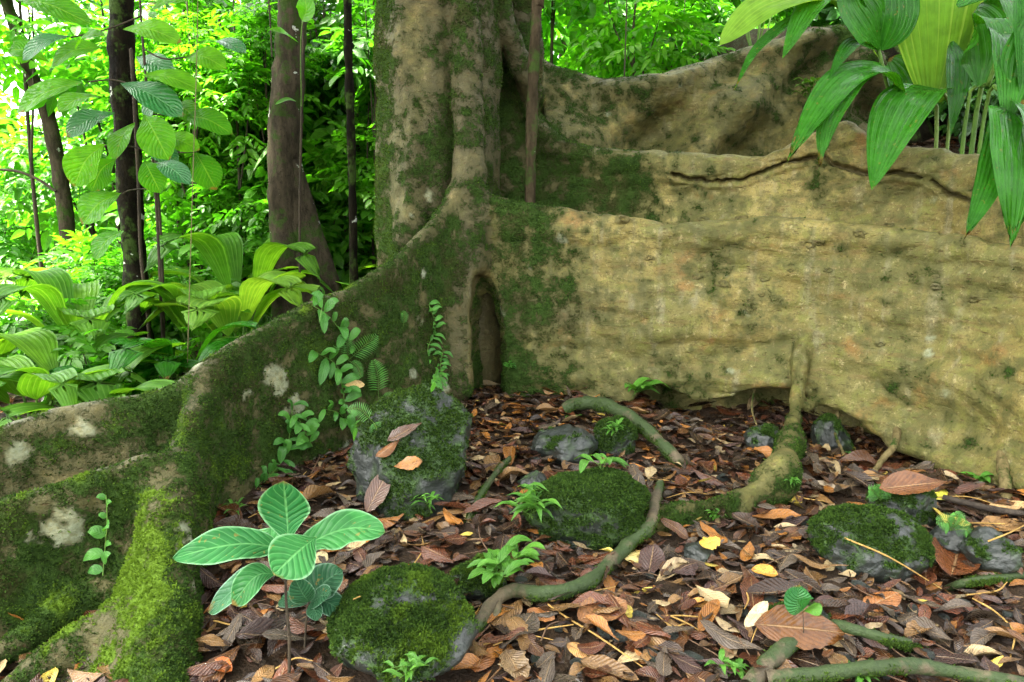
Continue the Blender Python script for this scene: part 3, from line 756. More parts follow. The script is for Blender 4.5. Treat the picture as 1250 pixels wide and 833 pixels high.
# ------------------------------------------------------------------ boulders
ROCKM = rock_material()
ROCKS = []                                   # (centre, radius) keeps litter off the stones
RV, RF, _o = [], [], 0
import bmesh
def ico(sub):
    bm = bmesh.new(); bmesh.ops.create_icosphere(bm, subdivisions=sub, radius=1)
    V = np.array([v.co[:] for v in bm.verts]); F = np.array([[v.index for v in f.verts] for f in bm.faces]); bm.free(); return V, F
ICO5 = ico(5); ICO3 = ico(3)
def tri_normals(V, F):
    n = np.cross(V[F[:, 1]] - V[F[:, 0]], V[F[:, 2]] - V[F[:, 0]]); o = np.zeros_like(V)
    for i in range(3):
        for c in range(3): o[:, c] += np.bincount(F[:, i], n[:, c], len(V))
    return nrm(o)
def rock(px, Y, a, b, c, mossy, label, seed, rot=0.0, tilt=(0, 0), sink=.35, ntuft=0, sub=5, name='mossy_boulder', cat='boulder', group=None, cuts=5, young=.0):
    global _o
    p = W(px, 500, Y); x, y = p[0], p[1]; z = float(gz(x, y)[0])
    V, F = ICO5 if sub == 5 else ICO3
    V = V.copy(); q = np.random.default_rng(seed)
    for _ in range(cuts):                    # a few flattened faces give a broken stone
        d = nrm(q.normal(size=3)); h = q.uniform(.62, .85); s = V @ d
        V = V - np.maximum(s - h, 0)[:, None] * d[None] * .88
    V = V * (1 + .16 * fbm(V * 1.3 + seed, 3)[:, None] + .05 * fbm(V * 5 + seed, 3)[:, None])
    V = V * np.array([a, b, c])
    R = (Matrix.Rotation(rot, 3, 'Z') @ Matrix.Rotation(tilt[0], 3, 'X') @ Matrix.Rotation(tilt[1], 3, 'Y'))
    V = V @ np.array(R).T
    N = tri_normals(V, F)
    V = V + N * (.012 * fbm(V * 18 + seed, 3) * min(1, a / .2))[:, None]
    N = tri_normals(V, F)
    org = np.array([x, y, z]); V = V + np.array([0, 0, c * (1 - sink) ])
    m = np.clip(mossy + .45 * fbm(V * 7 + seed * 3, 4) + .25 * N[:, 2] + .25 * fbm(V * 22, 3), 0, 1)
    me = mesh_from(name, V, F, None, {'moss': m, 'rnd': np.full(len(V), q.random())})
    o = link(name, me, ROCKM); o.location = org
    tag(o, label, cat, group)
    RV.append(V + org); RF.append(F + _o); _o += len(V)
    ROCKS.append((x, y, max(a, b) * .8))
    if ntuft:
        wt = sstep(.45, .7, m) * (N[:, 2] > -.3) * sstep(-.4, 0, ((CAM - org) @ N.T) / np.linalg.norm(CAM - org))
        ar = np.linalg.norm(np.cross(V[F[:, 1]] - V[F[:, 0]], V[F[:, 2]] - V[F[:, 0]]), axis=1) * wt[F].mean(1) + 1e-12
        f = q.choice(len(F), ntuft, p=ar / ar.sum()); u, v = q.random((2, ntuft)); fl = u + v > 1; u[fl] = 1 - u[fl]; v[fl] = 1 - v[fl]
        P = V[F[f, 0]] + u[:, None] * (V[F[f, 1]] - V[F[f, 0]]) + v[:, None] * (V[F[f, 2]] - V[F[f, 0]])
        yv = np.clip(young * sstep(-.1, .4, fbm(P * 9 + seed, 3)) + q.normal(size=ntuft) * .1, 0, 1)
        tufts('moss_cover', P + org, N[F[f, 0]], yv, o, .011)
    return o
rock(508, 2.98, .28, .20, .33, .46, 'tall dark boulder at the foot of the mossy root wall, brown leaves on it', 11, .4, (-.25, .1), .42, 6000, cuts=7, young=.12)
rock(722, 2.66, .255, .20, .155, .62, 'round boulder wholly coated in dark green moss, beside the end of the prop root', 5, .1, (0, 0), .3, 13000, cuts=2)
rock(482, 1.93, .215, .30, .15, .46, 'flat-topped boulder with bright moss at the very front, beside the pale seedling', 23, .35, (-.12, -.2), .42, 11000, cuts=6, young=.4)
rock(583, 2.26, .10, .09, .085, .55, 'small mossy stone wedged behind the flat front boulder, a seedling growing on it', 31, .2, (0, 0), .35, 3000, cuts=4, young=.5)
rock(1072, 2.44, .205, .17, .13, .45, 'squat dark boulder with mossy edges, alone in the litter right of the prop root', 42, -.2, (.1, .05), .4, 6000, cuts=6)
rock(1112, 2.78, .15, .13, .12, .42, 'mossy boulder half hidden behind the squat dark one under the right wall', 47, .7, (0, 0), .4, 3000, cuts=5)
rock(1016, 3.85, .13, .12, .13, .40, 'dark upright stone in the shadow just behind the prop root', 52, .3, (0, 0), .4, 1200, cuts=6)
rock(684, 3.45, .19, .14, .10, .10, 'low bare dark stone with a flat top behind the round mossy boulder', 58, .2, (.1, 0), .45, 400, cuts=7)
rock(752, 3.55, .13, .11, .12, .45, 'small mossy stone under the arching ground root', 63, .9, (0, 0), .4, 2500, cuts=5)
rock(935, 3.55, .11, .10, .09, .25, 'small stone lying in leaves left of the prop root', 66, .9, (0, 0), .4, 600, cuts=6)
rock(1225, 2.42, .11, .12, .08, .12, 'dark wet stone at the right edge of the picture below the long stick', 71, .4, (0, 0), .4, 300, cuts=6)
rock(1180, 2.52, .08, .08, .055, .12, 'little dark stone between the squat boulder and the right edge', 75, 1.4, (0, 0), .4, 0, cuts=6)
rock(650, 3.1, .075, .07, .05, .1, 'little dark stone in the gully between the two big boulders', 78, 1.4, (0, 0), .4, 0, cuts=6)
rock(988, 1.98, .13, .06, .05, .3, 'low dark stone between the two front roots at the bottom right', 79, .2, (0, 0), .4, 800, cuts=4)
rock(268, 2.45, .07, .07, .06, .1, 'little dark stone against the inner side of the winding root', 83, .3, (0, 0), .4, 0, cuts=6)
rock(860, 2.45, .06, .07, .045, .1, 'little wet stone below the end of the prop root', 85, .3, (0, 0), .4, 0, cuts=6)
pebble_at = []
for k in range(70):
    u_ = rng.uniform(560, 1250); v_ = rng.uniform(560, 833)
    g = G(u_, v_)
    if occupied(g[0:1], g[1:2])[0] or any((g[0] - r[0]) ** 2 + (g[1] - r[1]) ** 2 < r[2] ** 2 for r in ROCKS): continue
    pebble_at.append(g)
def pebble(seed):
    V, F = ICO3; V = V.copy(); q = np.random.default_rng(seed)
    for _ in range(5):
        d = nrm(q.normal(size=3)); s = V @ d; V = V - np.maximum(s - .7, 0)[:, None] * d[None] * .85
    V = V * (1 + .15 * fbm(V * 1.5 + seed, 2)[:, None]) * np.array([1, .75, .5])
    return mesh_from('pebble', V, F, None, {'moss': np.zeros(len(V)), 'rnd': np.full(len(V), .5)})
pm = [pebble(s) for s in range(5)]
for m_ in pm: m_.materials.append(ROCKM)
for i, g in enumerate(pebble_at):
    o = bpy.data.objects.new('pebble', pm[i % 5]); COL.objects.link(o)
    s = rng.uniform(.016, .04); o.scale = (s, s, s); o.location = (g[0], g[1], g[2] + s * .35); o.rotation_euler = (rng.uniform(-.3, .3), rng.uniform(-.3, .3), rng.uniform(0, 6))
    tag(o, 'small wet dark pebble showing between fallen leaves', 'pebble', 'pebbles between the fallen leaves')
ALLBV = BVHTree.FromPolygons([Vector(p) for p in TP] + [Vector(p) for p in np.concatenate(RV)], TQ.tolist() + (np.concatenate(RF) + len(TP)).tolist())
def surf(px, py):                        # first solid thing along the view ray: root, stone or floor
    g = G(px, py); h = hit(px, py, ALLBV)
    if h is not None and h[0][1] < g[1]: return h[0], h[1]
    return g, np.array([0, 0, 1.0])

# ------------------------------------------------------------------ roots lying on the floor
def root_bark():
    t = NT('ground_root'); ob = t.obj(); n = t.noise(ob, 13, 5, .65); n2 = t.noise(ob, 60, 4, .7)
    c = t.mix(t.ss(n, .3, .7), (.042, .032, .018), (.09, .07, .038))
    m = t.ss(t.noise(ob, 6, 5, .65), .40, .52)
    c = t.mix(m, c, t.mix(n2, (.008, .018, .004), (.028, .050, .008)))
    return t.done(t.bsdf(c, .7, t.bump(t.math('ADD', n, t.math('MULTIPLY', n2, .6)), .8, .012), .35))
ROOTM = root_bark()
def ground_root(paths, label, cat='root', name='surface_root'):
    mb = MB(); first = None
    for pts in paths:
        P = [G(px, py, l + (.032 if l > 0 else 0)) for px, py, l, r in pts]; R = [r * 1.15 for *_, r in pts]
        if first is None: first = P[0]
        tube(mb, P, R, 8 * len(P), 10, .35, 0, 14, seed=rng.uniform(0, 50))
    o = tag(mb.build(name, ROOTM, None, origin=[first[0], first[1], first[2]]), label, cat)
    V = np.concatenate(mb.V); F = np.concatenate(mb.F); Nn = vnormals(V, F)
    wv = sstep(-.1, .3, fbm(V * 6 + 4, 3)) * sstep(-.5, .3, Nn[:, 2]) + 1e-9
    P_, N_, f_ = sample_faces(V, F, Nn, wv, 2600)
    tufts('moss_cover', P_, N_, np.clip(.15 + rng.normal(size=len(P_)) * .12, 0, 1), o, .0075)
    return o
ground_root([[(688, 500, .02, .032), (705, 493, .06, .034), (735, 494, .08, .034), (768, 508, .08, .032), (800, 535, .05, .029), (828, 562, .01, .026), (840, 570, -.02, .02)]], 'thick mossy root arching over stones at the foot of the right wall')
ground_root([[(806, 590, .03, .016), (800, 612, .05, .018), (794, 640, .05, .021), (770, 662, .03, .022), (742, 690, .02, .022), (715, 713, .02, .023), (670, 724, .025, .022), (625, 722, .03, .020), (600, 738, .02, .018), (582, 765, .01, .016), (572, 785, -.02, .013)],
             [(775, 655, .02, .014), (758, 676, .02, .013), (745, 705, 0, .011), (738, 722, -.02, .008)], [(612, 722, .03, .012), (606, 748, .01, .010), (596, 775, -.02, .008)]], 'looping grey root running from the prop root past the round mossy boulder')
ground_root([[(915, 840, .02, .022), (935, 812, .03, .022), (962, 788, .03, .021), (985, 777, .0, .018)], [(935, 828, .03, .018), (1000, 823, .03, .018), (1060, 815, .03, .018), (1120, 814, .03, .018), (1180, 823, .03, .017), (1240, 834, .01, .016), (1290, 840, -.02, .014)]], 'forked green mossy root in the bottom right, lying along the edge')
ground_root([[(1005, 762, -.02, .012), (1025, 764, .02, .015), (1060, 774, .025, .016), (1100, 784, .02, .014), (1135, 790, -.02, .011)]], 'short mossy root surfacing just above the long bottom right root')
ground_root([[(1150, 722, -.02, .010), (1175, 712, .02, .013), (1210, 707, .02, .013), (1260, 700, .0, .012)]], 'thin mossy root beside the right edge, past the squat boulder')
ground_root([[(570, 640, .0, .010), (590, 600, .03, .012), (612, 570, .02, .012), (640, 545, -.01, .010)]], 'thin dark root in the gully beside the tall boulder')
hr = stem_material('hanging_root', (.075, .06, .025), (.15, .12, .055), .35)
for pts, lb in [([(1088, 494, 3.80, .024), (1095, 520, 3.62, .021), (1091, 545, 3.42, .018), (1078, 560, 3.35, .016), (1068, 575, 3.2, .012)], 'curling hanging root just right of the prop root'),
            ([(1222, 520, 3.26, .030), (1223, 556, 3.12, .026), (1227, 590, 2.95, .025), (1230, 626, 2.80, .024)], 'straight mossy hanging root at the right edge'),
            ([(1030, 482, 4.0, .012), (1022, 505, 3.9, .012), (1020, 530, 3.75, .010), (1030, 556, 3.5, .009)], 'thin hanging root close behind the prop root'),
            ([(922, 470, 4.2, .007), (918, 500, 4.1, .006), (930, 535, 3.8, .005)], 'hair-thin hanging root left of the prop root')]:
    mb = MB(); tube(mb, [W(*p[:3]) for p in pts], [p[3] for p in pts], 30, 8, .3, 0, 20)
    o = mb.build('hanging_root', hr, TREE); o['label'] = lb
# the black stick and straw-coloured stalks
def floor_line(pts, r, mat, name, label, cat, lift=.03, group=None):
    mb = MB(); P = [surf(x, y)[0] + np.array([0, 0, lift]) for x, y in pts]
    tube(mb, P, [r] * (len(P) - 1) + [r * .6], 10 * len(P), 6, .2, 0, 30)
    o = mb.build(name, mat, None, origin=P[0]); return tag(o, label, cat, group)
DARKST = stem_material('rotten_stick', (.018, .014, .012), (.05, .04, .03)); STRAW = stem_material('dry_stalk', (.22, .13, .035), (.36, .23, .07), 0, .5)
floor_line([(1150, 618), (1190, 628), (1230, 636), (1290, 642)], .014, DARKST, 'stick', 'black rotten stick poking in from the right edge', 'stick', .04)
for pts, lb in [([(1030, 668), (1085, 692), (1148, 730)], 'straight yellow stalk lying across the squat dark boulder'),
                ([(1186, 742), (1215, 760), (1236, 785), (1232, 815)], 'bent yellow stalk in front of the thin root at the right edge'),
                ([(1178, 738), (1215, 733), (1228, 722)], 'short yellow stalk touching the bent one'),
                ([(262, 770), (300, 778), (350, 775), (400, 758), (440, 742)], 'long straw-coloured stalk passing behind the pale seedling'),
                ([(1205, 672), (1230, 662), (1256, 648)], 'short pale stalk below the black stick'),
                ([(905, 726), (913, 742), (908, 756)], 'curled short stalk near the orange oval leaf'),
                ([(652, 738), (690, 765), (730, 790), (790, 832)], 'long thin yellow stalk below the looping root'),
                ([(590, 800), (640, 785), (700, 775)], 'thin reddish stalk crossing the litter below the looping root')]:
    floor_line(pts, .0032, STRAW, 'dry_stalk', lb, 'stalk', .035)
tw = [stem_material('twig', (.05, .03, .02), (.13, .08, .045)), STRAW]
for k in range(70):
    g = G(rng.uniform(280, 1250), rng.uniform(560, 833), .03)
    if occupied(g[0:1], g[1:2])[0]: continue
    a = rng.uniform(0, 6.28); L = rng.uniform(.08, .32); mb = MB()
    d = np.array([math.cos(a), math.sin(a), 0]) * L; e = np.array([-d[1], d[0], 0]) * rng.uniform(-.2, .2)
    P = []
    for t_ in (-.5, 0, .5):
        q = g + d * t_ + e * (1 - abs(t_) * 2); q[2] = float(gz(q[0], q[1])[0]) + rng.uniform(.02, .045); P.append(q)
    tube(mb, P, [.0028, .0025, .0015], 12, 5, .2)
    st = k % 3 == 0
    tag(mb.build('twig', tw[1 if st else 0], None, origin=g), 'thin straw-coloured leaf stalk among the fallen leaves' if st else 'thin dark twig lying among the fallen leaves', 'twig', 'straw-coloured stalks in the litter' if st else 'dark twigs in the litter')

# ------------------------------------------------------------------ fallen leaves
LEAFM = litter_material()
PAL = [('dark brown', (.030, .015, .008)), ('rust red', (.090, .028, .011)), ('tan', (.19, .105, .038)), ('grey brown', (.070, .052, .036)), ('purplish brown', (.050, .026, .022)),
       ('orange', (.30, .12, .022)), ('pale straw', (.36, .27, .14)), ('chestnut brown', (.090, .036, .012)), ('yellow', (.52, .40, .07))]
PW = np.array([.22, .16, .13, .18, .09, .075, .045, .13, .008]); PW /= PW.sum()
SHP = [('ellip', .42), ('ellip', .5), ('obov', .46), ('ovate', .5), ('lance', .36), ('obov', .55), ('ellip', .34)]
def curled(kind, wr, nv, nu, seed):
    q = np.random.default_rng(seed)
    V, F, uv = leaf_template(kind, nv, nu, wr, q.uniform(-.15, .25), 0, q.uniform(.004, .022), seed)
    v = V[:, 1].copy(); x = V[:, 0].copy()
    V[:, 1] -= .5
    c = q.uniform(-1.0, 1.4)                         # curl along the length
    V[:, 2] += c * .32 * (v - .5) ** 2
    roll = q.uniform(-1.6, 2.2); V[:, 2] += roll * x ** 2 * 1.6; V[:, 0] *= 1 - .12 * abs(roll)
    V[:, 2] += q.uniform(-.5, .5) * x * (v - .5) * 1.4   # twist
    edge = np.abs(uv[:, 0] - .5) * 2
    V[:, 0] *= 1 + (.10 if seed % 3 else .42) * edge * noise3(np.stack([v * 7 + seed, np.sign(x) * 3, 0 * v + seed], 1))
    V[:, 2] += .022 * noise3(np.stack([v * 5, x * 14, 0 * v + seed], 1))
    return V, F, uv
CURL_LO = [curled(*SHP[i % 7], 7, 3, i) for i in range(16)]
CURL_HI = [curled(*SHP[i % 7], 16, 7, i) for i in range(16)]
N = 12500
lx = rng.uniform(-1.75, 3.6, N * 2); ly = rng.uniform(1.2, 5.4, N * 2)
# the pocket of litter behind the second wall on the right
ex = np.concatenate([rng.uniform(1.7, 4.2, 3500), rng.uniform(-5.5, -1.2, 3000)]); ey = np.concatenate([rng.uniform(3.4, 7.5, 3500), rng.uniform(3.2, 8.5, 3000)]); lx = np.concatenate([lx, ex]); ly = np.concatenate([ly, ey])
ok = ~occupied(lx, ly)
for r in ROCKS: ok &= ((lx - r[0]) ** 2 + (ly - r[1]) ** 2) > r[2] ** 2 * .8
ok &= ~((lx < -1.15) & (ly > 2.75) & (np.arange(len(lx)) < N * 2)); ok &= (lx < 1.0) | (ly < 4.6) | (ly > 4.95 - .3 * (lx - 1)) 
kk_ = np.nonzero(ok)[0]; kk_ = np.concatenate([kk_[kk_ < N * 2][:N], kk_[kk_ >= N * 2]]); lx, ly = lx[kk_], ly[kk_]
n = len(lx)
ln = np.clip(np.exp(rng.normal(math.log(.080), .45, n)), .025, .20)
layer = rng.random(n) ** 1.5
lz = gz(lx, ly) + .004 + .034 * layer
yaw = rng.uniform(0, 2 * np.pi, n); tl = rng.normal(0, .20, (n, 2))
yd = np.stack([np.cos(yaw), np.sin(yaw), tl[:, 0]], 1); zd = np.stack([tl[:, 1] * np.sin(yaw), -tl[:, 1] * np.cos(yaw), np.ones(n)], 1)
flip = rng.random(n) < .4; zd[flip] *= -1
RM = frames(yd, zd)
ci = rng.choice(len(PAL), n, p=PW); sh = rng.integers(0, 16, n)
cols = np.array([p[1] for p in PAL])[ci] * rng.uniform(.5, 1.2, n)[:, None]
q_ = np.stack([lx, ly, lz], 1) - CAM; zz_ = q_ @ FW; ppx = CX + FPX * (q_ @ RT) / zz_; ppy = CY - FPX * (q_ @ UP) / zz_
inv = (ppx > 5) & (ppx < 1245) & (ppy > 5) & (ppy < 828) & (layer > .35)
app = np.where(inv, ln / np.linalg.norm(q_, axis=1), 0)
big = np.argsort(-app)[:262]
rest = np.ones(n, bool); rest[big] = False
mb = MB()
for s in range(16):
    m = rest & (sh == s)
    scatter(mb, CURL_LO[s], np.stack([lx, ly, lz], 1)[m], RM[m], ln[m], None, cols[m])
lit = mb.build('leaf_litter', LEAFM, None, col=True); tag(lit, 'deep wet litter of brown fallen leaves on the forest floor', 'leaf litter', None, 'stuff')
MARKS = [('the tall leaning boulder', G(505, 640)), ('the round mossy boulder', G(720, 690)), ('the pale seedling', G(350, 800)), ('the flat front boulder', G(560, 800)), ('the squat dark boulder', G(1075, 735)),
         ('the foot of the prop root', G(955, 620)), ('the hollow between the root walls', G(592, 500)), ('the looping grey root', G(670, 745)), ('the forked bottom right root', G(1050, 790)), ('the thin root at the right edge', G(1210, 715)),
         ('the underside of the right wall', G(1150, 580)), ('the orange oval leaf', G(900, 720)), ('the arching mossy root', G(760, 560)), ('the big tan leaf', G(960, 800)), ('the looping root and bottom edge', G(790, 800)), ('the soil bank by the palms', W(1150, 180, 4.9)), ('the winding mossy root', G(290, 700))]
mark_xy = np.array([m[1] for m in MARKS])
cache = {}
for i in big:
    key = (int(sh[i]), int(ci[i]))
    if key not in cache:
        V, F, uv = CURL_HI[key[0]]
        m_ = mesh_from('fallen_leaf', V, F, uv, {'rnd': np.full(len(V), .5)}, np.tile(np.array(PAL[key[1]][1]) * rng.uniform(.65, 1.1), (len(V), 1))); m_.materials.append(LEAFM); cache[key] = m_
    o = bpy.data.objects.new('fallen_leaf', cache[key]); COL.objects.link(o)
    Mx = Matrix(RM[i].tolist()).to_4x4(); Mx.translation = (lx[i], ly[i], lz[i] + .012); s_ = float(ln[i]); o.matrix_world = Mx @ Matrix.Diagonal((s_, s_, s_, 1))
    mk = MARKS[int(np.argmin(((mark_xy - np.array([lx[i], ly[i], lz[i]])) ** 2).sum(1)))][0]
    cn = PAL[key[1]][0]
    tag(o, f'{cn} fallen leaf lying in the litter near {mk}', 'leaf', f'{cn} fallen leaves near {mk}')
# leaves the picture singles out: px, py, length in px, direction in degrees, colour, kind, width ratio, label
SPC = [(780, 684, 40, 12, (.58, .47, .16), 'ellip', .55, 'pale yellow oval leaf beside the looping root, right of the round boulder'),
       (932, 708, 32, -10, (.55, .27, .035), 'ellip', .75, 'bright orange oval leaf alone in the middle of the litter'),
       (865, 669, 24, 20, (.55, .35, .05), 'ellip', .6, 'small yellow leaf just below the prop root'),
       (858, 749, 42, -8, (.48, .25, .06), 'lance', .45, 'narrow orange leaf below and left of the orange oval one'),
       (926, 756, 40, 50, (.50, .42, .24), 'ellip', .4, 'pale cream leaf leaning on the big tan leaf'),
       (978, 770, 115, -6, (0.106, 0.041, 0.009), 'lance', .36, 'largest tan leaf with strong ribs, behind the forked bottom right root'),
       (1082, 582, 82, 8, (0.079, 0.022, 0.011), 'ellip', .34, 'broad rust-red ribbed leaf under the right wall'),
       (1112, 598, 80, 6, (0.112, 0.041, 0.010), 'lance', .40, 'long tan-brown leaf overlapping the broad rust-red one'),
       (1152, 613, 26, 15, (.52, .50, .06), 'obov', .7, 'bright yellow-green fallen leaf behind the squat boulder'),
       (1232, 626, 50, 5, (.46, .30, .14), 'ellip', .4, 'pale buff leaf resting above the black stick'),
       (1226, 650, 60, 8, (0.238, 0.136, 0.055), 'lance', .4, 'curled buff leaf tucked under the black stick'),
       (500, 571, 34, 10, (0.277, 0.124, 0.033), 'obov', .5, 'folded orange-tan leaf lying on the tall boulder'),
       (474, 552, 34, 35, (0.178, 0.081, 0.033), 'lance', .4, 'chestnut leaf high on the slope of the tall boulder'),
       (462, 600, 56, 62, (0.073, 0.034, 0.019), 'ellip', .4, 'crumpled dull brown leaf sliding off the tall boulder'),
       (496, 532, 46, 28, (0.066, 0.034, 0.020), 'lance', .35, 'long dull leaf near the top of the tall boulder'),
       (430, 475, 24, 8, (.60, .42, .17), 'ellip', .42, 'pale tan leaf caught among the climbers on the mossy root wall'),
       (270, 826, 30, -20, (0.297, 0.081, 0.014), 'ellip', .6, 'orange-red leaf at the bottom edge beside the winding root'),
       (660, 760, 34, -20, (0.277, 0.112, 0.033), 'ellip', .5, 'orange-brown leaf below the bend of the looping root'),
       (708, 804, 36, -30, (.46, .25, .08), 'ellip', .5, 'tan-orange leaf near the bottom edge, right of the flat boulder'),
       (590, 808, 50, 70, (0.185, 0.074, 0.025), 'ellip', .45, 'upright chestnut leaf against the right side of the flat boulder'),
       (628, 822, 44, -60, (0.158, 0.105, 0.055), 'ellip', .55, 'dull buff leaf at the bottom edge beside the flat boulder'),
       (735, 757, 60, 22, (0.198, 0.093, 0.039), 'ellip', .6, 'broad mottled brown leaf below the looping root'),
       (1075, 742, 44, 25, (0.238, 0.093, 0.028), 'ellip', .45, 'orange-brown leaf in front of the squat boulder'),
       (1150, 745, 70, -8, (0.158, 0.059, 0.033), 'ellip', .4, 'reddish ribbed leaf in front of the little dark stone'),
       (1165, 690, 60, 75, (0.112, 0.037, 0.012), 'ellip', .5, 'large rust leaf leaning at the right side of the squat boulder'),
       (388, 690, 26, 40, (.50, .42, .22), 'obov', .7, 'tiny cream leaf seen between the blades of the pale seedling'),
       (430, 680, 40, 40, (.55, .42, .22), 'ellip', .5, 'cream leaf right of the pale seedling'),
       (1005, 600, 40, -15, (.36, .28, .18), 'ellip', .4, 'grey-buff leaf right of the foot of the prop root')]
for i, (px, py, L, ang, col, kind, wr, lb) in enumerate(SPC):
    p, nn = surf(px, py); a = math.radians(ang)
    nn = nrm(nn * .7 + np.array([0, -.22, .6]))
    dd = RT * math.cos(a) + UP * math.sin(a)            # lay that direction on the surface
    vw = nrm(p - CAM); d = dd - vw * ((dd @ nn) / (vw @ nn))
    Ls = L / FPX * ((p - CAM) @ FW) * min(np.linalg.norm(d), 1.7); d = nrm(d)
    Vt, Ft, uvt = curled(kind, min(wr * 1.2, .8), 18, 7, 100 + i); Vt[:, 2] *= .6
    Rm = frames(d[None], nn[None])[0]
    V = (Vt * Ls * 1.05) @ Rm.T
    mb = MB(); mb.add(V, Ft, uvt, .5, col)
    o = mb.build('fallen_leaf', LEAFM, None, col=True); o.location = [float(t_) for t_ in (p + nn * .03)]
    tag(o, lb, 'leaf')
# ------------------------------------------------------------------ plants close by
def LM(*a, **k): return leaf_material(*a, **k)
PALE = LM('seedling_leaf', (.016, .10, .026), (.032, .155, .036), .25, (1.6, 1.7, .7), .5, 'pinnate', 9, (.16, .40, .14), .12, .6, .6, (.20, .38, .21))
PALE_D = LM('dull_seedling_leaf', (.020, .085, .035), (.035, .12, .05), .2, (1.5, 1.6, .8), .5, 'pinnate', 9, (.14, .30, .16), .15, .9, .8, (.22, .36, .27))
PALM = LM('palm_leaf', (.012, .085, .005), (.030, .145, .009), .32, (2.0, 1.8, .5), .20, 'pleat', 7, (.04, .18, .014), .13, .6, .5)
PALM_L = LM('young_palm_leaf', (.10, .24, .02), (.16, .33, .03), .5, (1.7, 1.5, .6), .42, 'pleat', 9, (.30, .44, .07), .12, .45)
PALM_B = LM('broad_pleated_leaf', (.05, .17, .012), (.11, .27, .018), .45, (1.9, 1.7, .5), .38, 'pleat', 8, (.2, .38, .08), .18, .5)
HERB = LM('herb_leaf', (.045, .15, .016), (.09, .25, .025), .35, (1.8, 1.6, .6), .35, 'pinnate', 7, (.16, .3, .06), .3, .4)
CLIMB = LM('climber_leaf', (.035, .14, .018), (.075, .24, .028), .3, (1.8, 1.7, .7), .35, 'pinnate', 7, (.12, .26, .08), .3, .4)
BIGL = LM('ribbed_leaf', (.035, .17, .004), (.10, .30, .008), .5, (1.9, 1.7, .5), .5, 'pinnate', 12, (.22, .40, .04), .12, .7, .5)
BIGB = LM('glossy_ribbed_leaf', (.018, .11, .03), (.03, .16, .04), .35, (1.8, 1.7, .6), .3, 'pinnate', 12, (.08, .24, .08), .4, .8, .3)
STEMG = stem_material('green_stem', (.05, .11, .02), (.10, .19, .03), 0, .5)
STEMP = stem_material('pale_petiole', (.09, .15, .03), (.16, .24, .06), 0, .45)
STEMB = stem_material('brown_stem', (.022, .018, .012), (.055, .042, .026))

def leaf_part(parent, pts, width, kind, mat, normal=(0, -.5, 1), label=None, **k):
    mb = MB(); leaf_curve(mb, pts, width, kind, normal, **k)
    o = mb.build('leaf', mat, parent)
    if label: o['label'] = label
    return o
def stem_part(parent, pts, r, mat, name='stem', seg=7, bump=.15):
    mb = MB(); R = np.linspace(r, r * .7, len(pts)) if np.ndim(r) == 0 else r
    tube(mb, pts, R, None, seg, bump, 0, 25); return mb.build(name, mat, parent)

# the pale seedling at the front
b = G(352, 838); sd_base = b
S = thing('seedling', b, 'pale green velvety seedling with broad spreading leaves in the front', 'seedling')
Ys = b[1]
stem_part(S, [b - [0, 0, .03], W(353, 780, Ys), W(349, 730, Ys + .01), W(350, 668, Ys + .02)], .0052, STEMB)
for pts, wd, kd, nm, mt, kw in [
    ([(352, 664, .02), (350, 628, .05), (346, 587, .03)], .148, 'obov', (0, -1, .25), PALE, dict(fold=.22)),
    ([(342, 669, .01), (300, 664, -.03), (255, 670, -.06), (211, 682, -.08)], .105, 'ellip', (.1, -.62, .8), PALE, dict(fold=.15, wav=.05)),
    ([(345, 666, .03), (322, 655, .14), (292, 662, .22)], .115, 'ellip', (0, -.25, 1), PALE, dict(fold=.1, wav=.05)),
    ([(366, 672, .03), (395, 655, .07), (430, 645, .08), (470, 649, .05)], .125, 'ellip', (-.1, -.55, .85), PALE, dict(fold=.1, wav=.05)),
    ([(386, 656, -.02), (362, 675, -.09), (334, 702, -.14)], .135, 'obov', (.25, -.9, .6), PALE, dict(fold=.12)),
    ([(338, 700, .0), (312, 704, -.03), (283, 738, -.04)], .10, 'obov', (-.3, -.75, .7), PALE, dict(fold=.1, wav=.03)),
    ([(335, 698, .05), (298, 710, .07), (254, 748, .08)], .11, 'obov', (-.3, -.5, .9), PALE_D, dict(fold=.1, wav=.03))]:
    P = [W(x, y, Ys + d) for x, y, d in pts]
    leaf_part(S, P, wd, kd, mt, nm, nu=9, nv=22, **kw)
    stem_part(S, [W(350, 675, Ys + .02), P[0]], .003, STEMG, 'petiole', 5)
b = G(371, 800); Y2 = b[1]
S2 = thing('seedling', b, 'smaller dull green seedling standing close behind the pale velvety one', 'seedling')
stem_part(S2, [b - [0, 0, .03], W(373, 770, Y2), W(377, 736, Y2)], .004, STEMB)
for pts, wd, nm in [([(377, 735, 0), (369, 724, -.02), (360, 706, -.02)], .075, (0, -.9, .5)), ([(379, 735, 0), (395, 712, .03), (418, 696, .06)], .13, (-.2, -.6, .8)), ([(379, 737, 0), (392, 728, -.03), (404, 727, -.05)], .07, (0, -.6, .8)),
                    ([(379, 738, 0), (398, 735, .0), (422, 750, .0)], .08, (0, -.5, .9)), ([(375, 737, 0), (358, 731, .02), (340, 734, .05)], .07, (0, -.5, .9)), ([(377, 738, 0), (384, 745, -.04), (388, 758, -.06)], .05, (0, -.8, .6))]:
    leaf_part(S2, [W(x, y, Y2 + d) for x, y, d in pts], wd, 'ellip', PALE_D, nm, nu=7, nv=16, fold=.15, wav=.02)

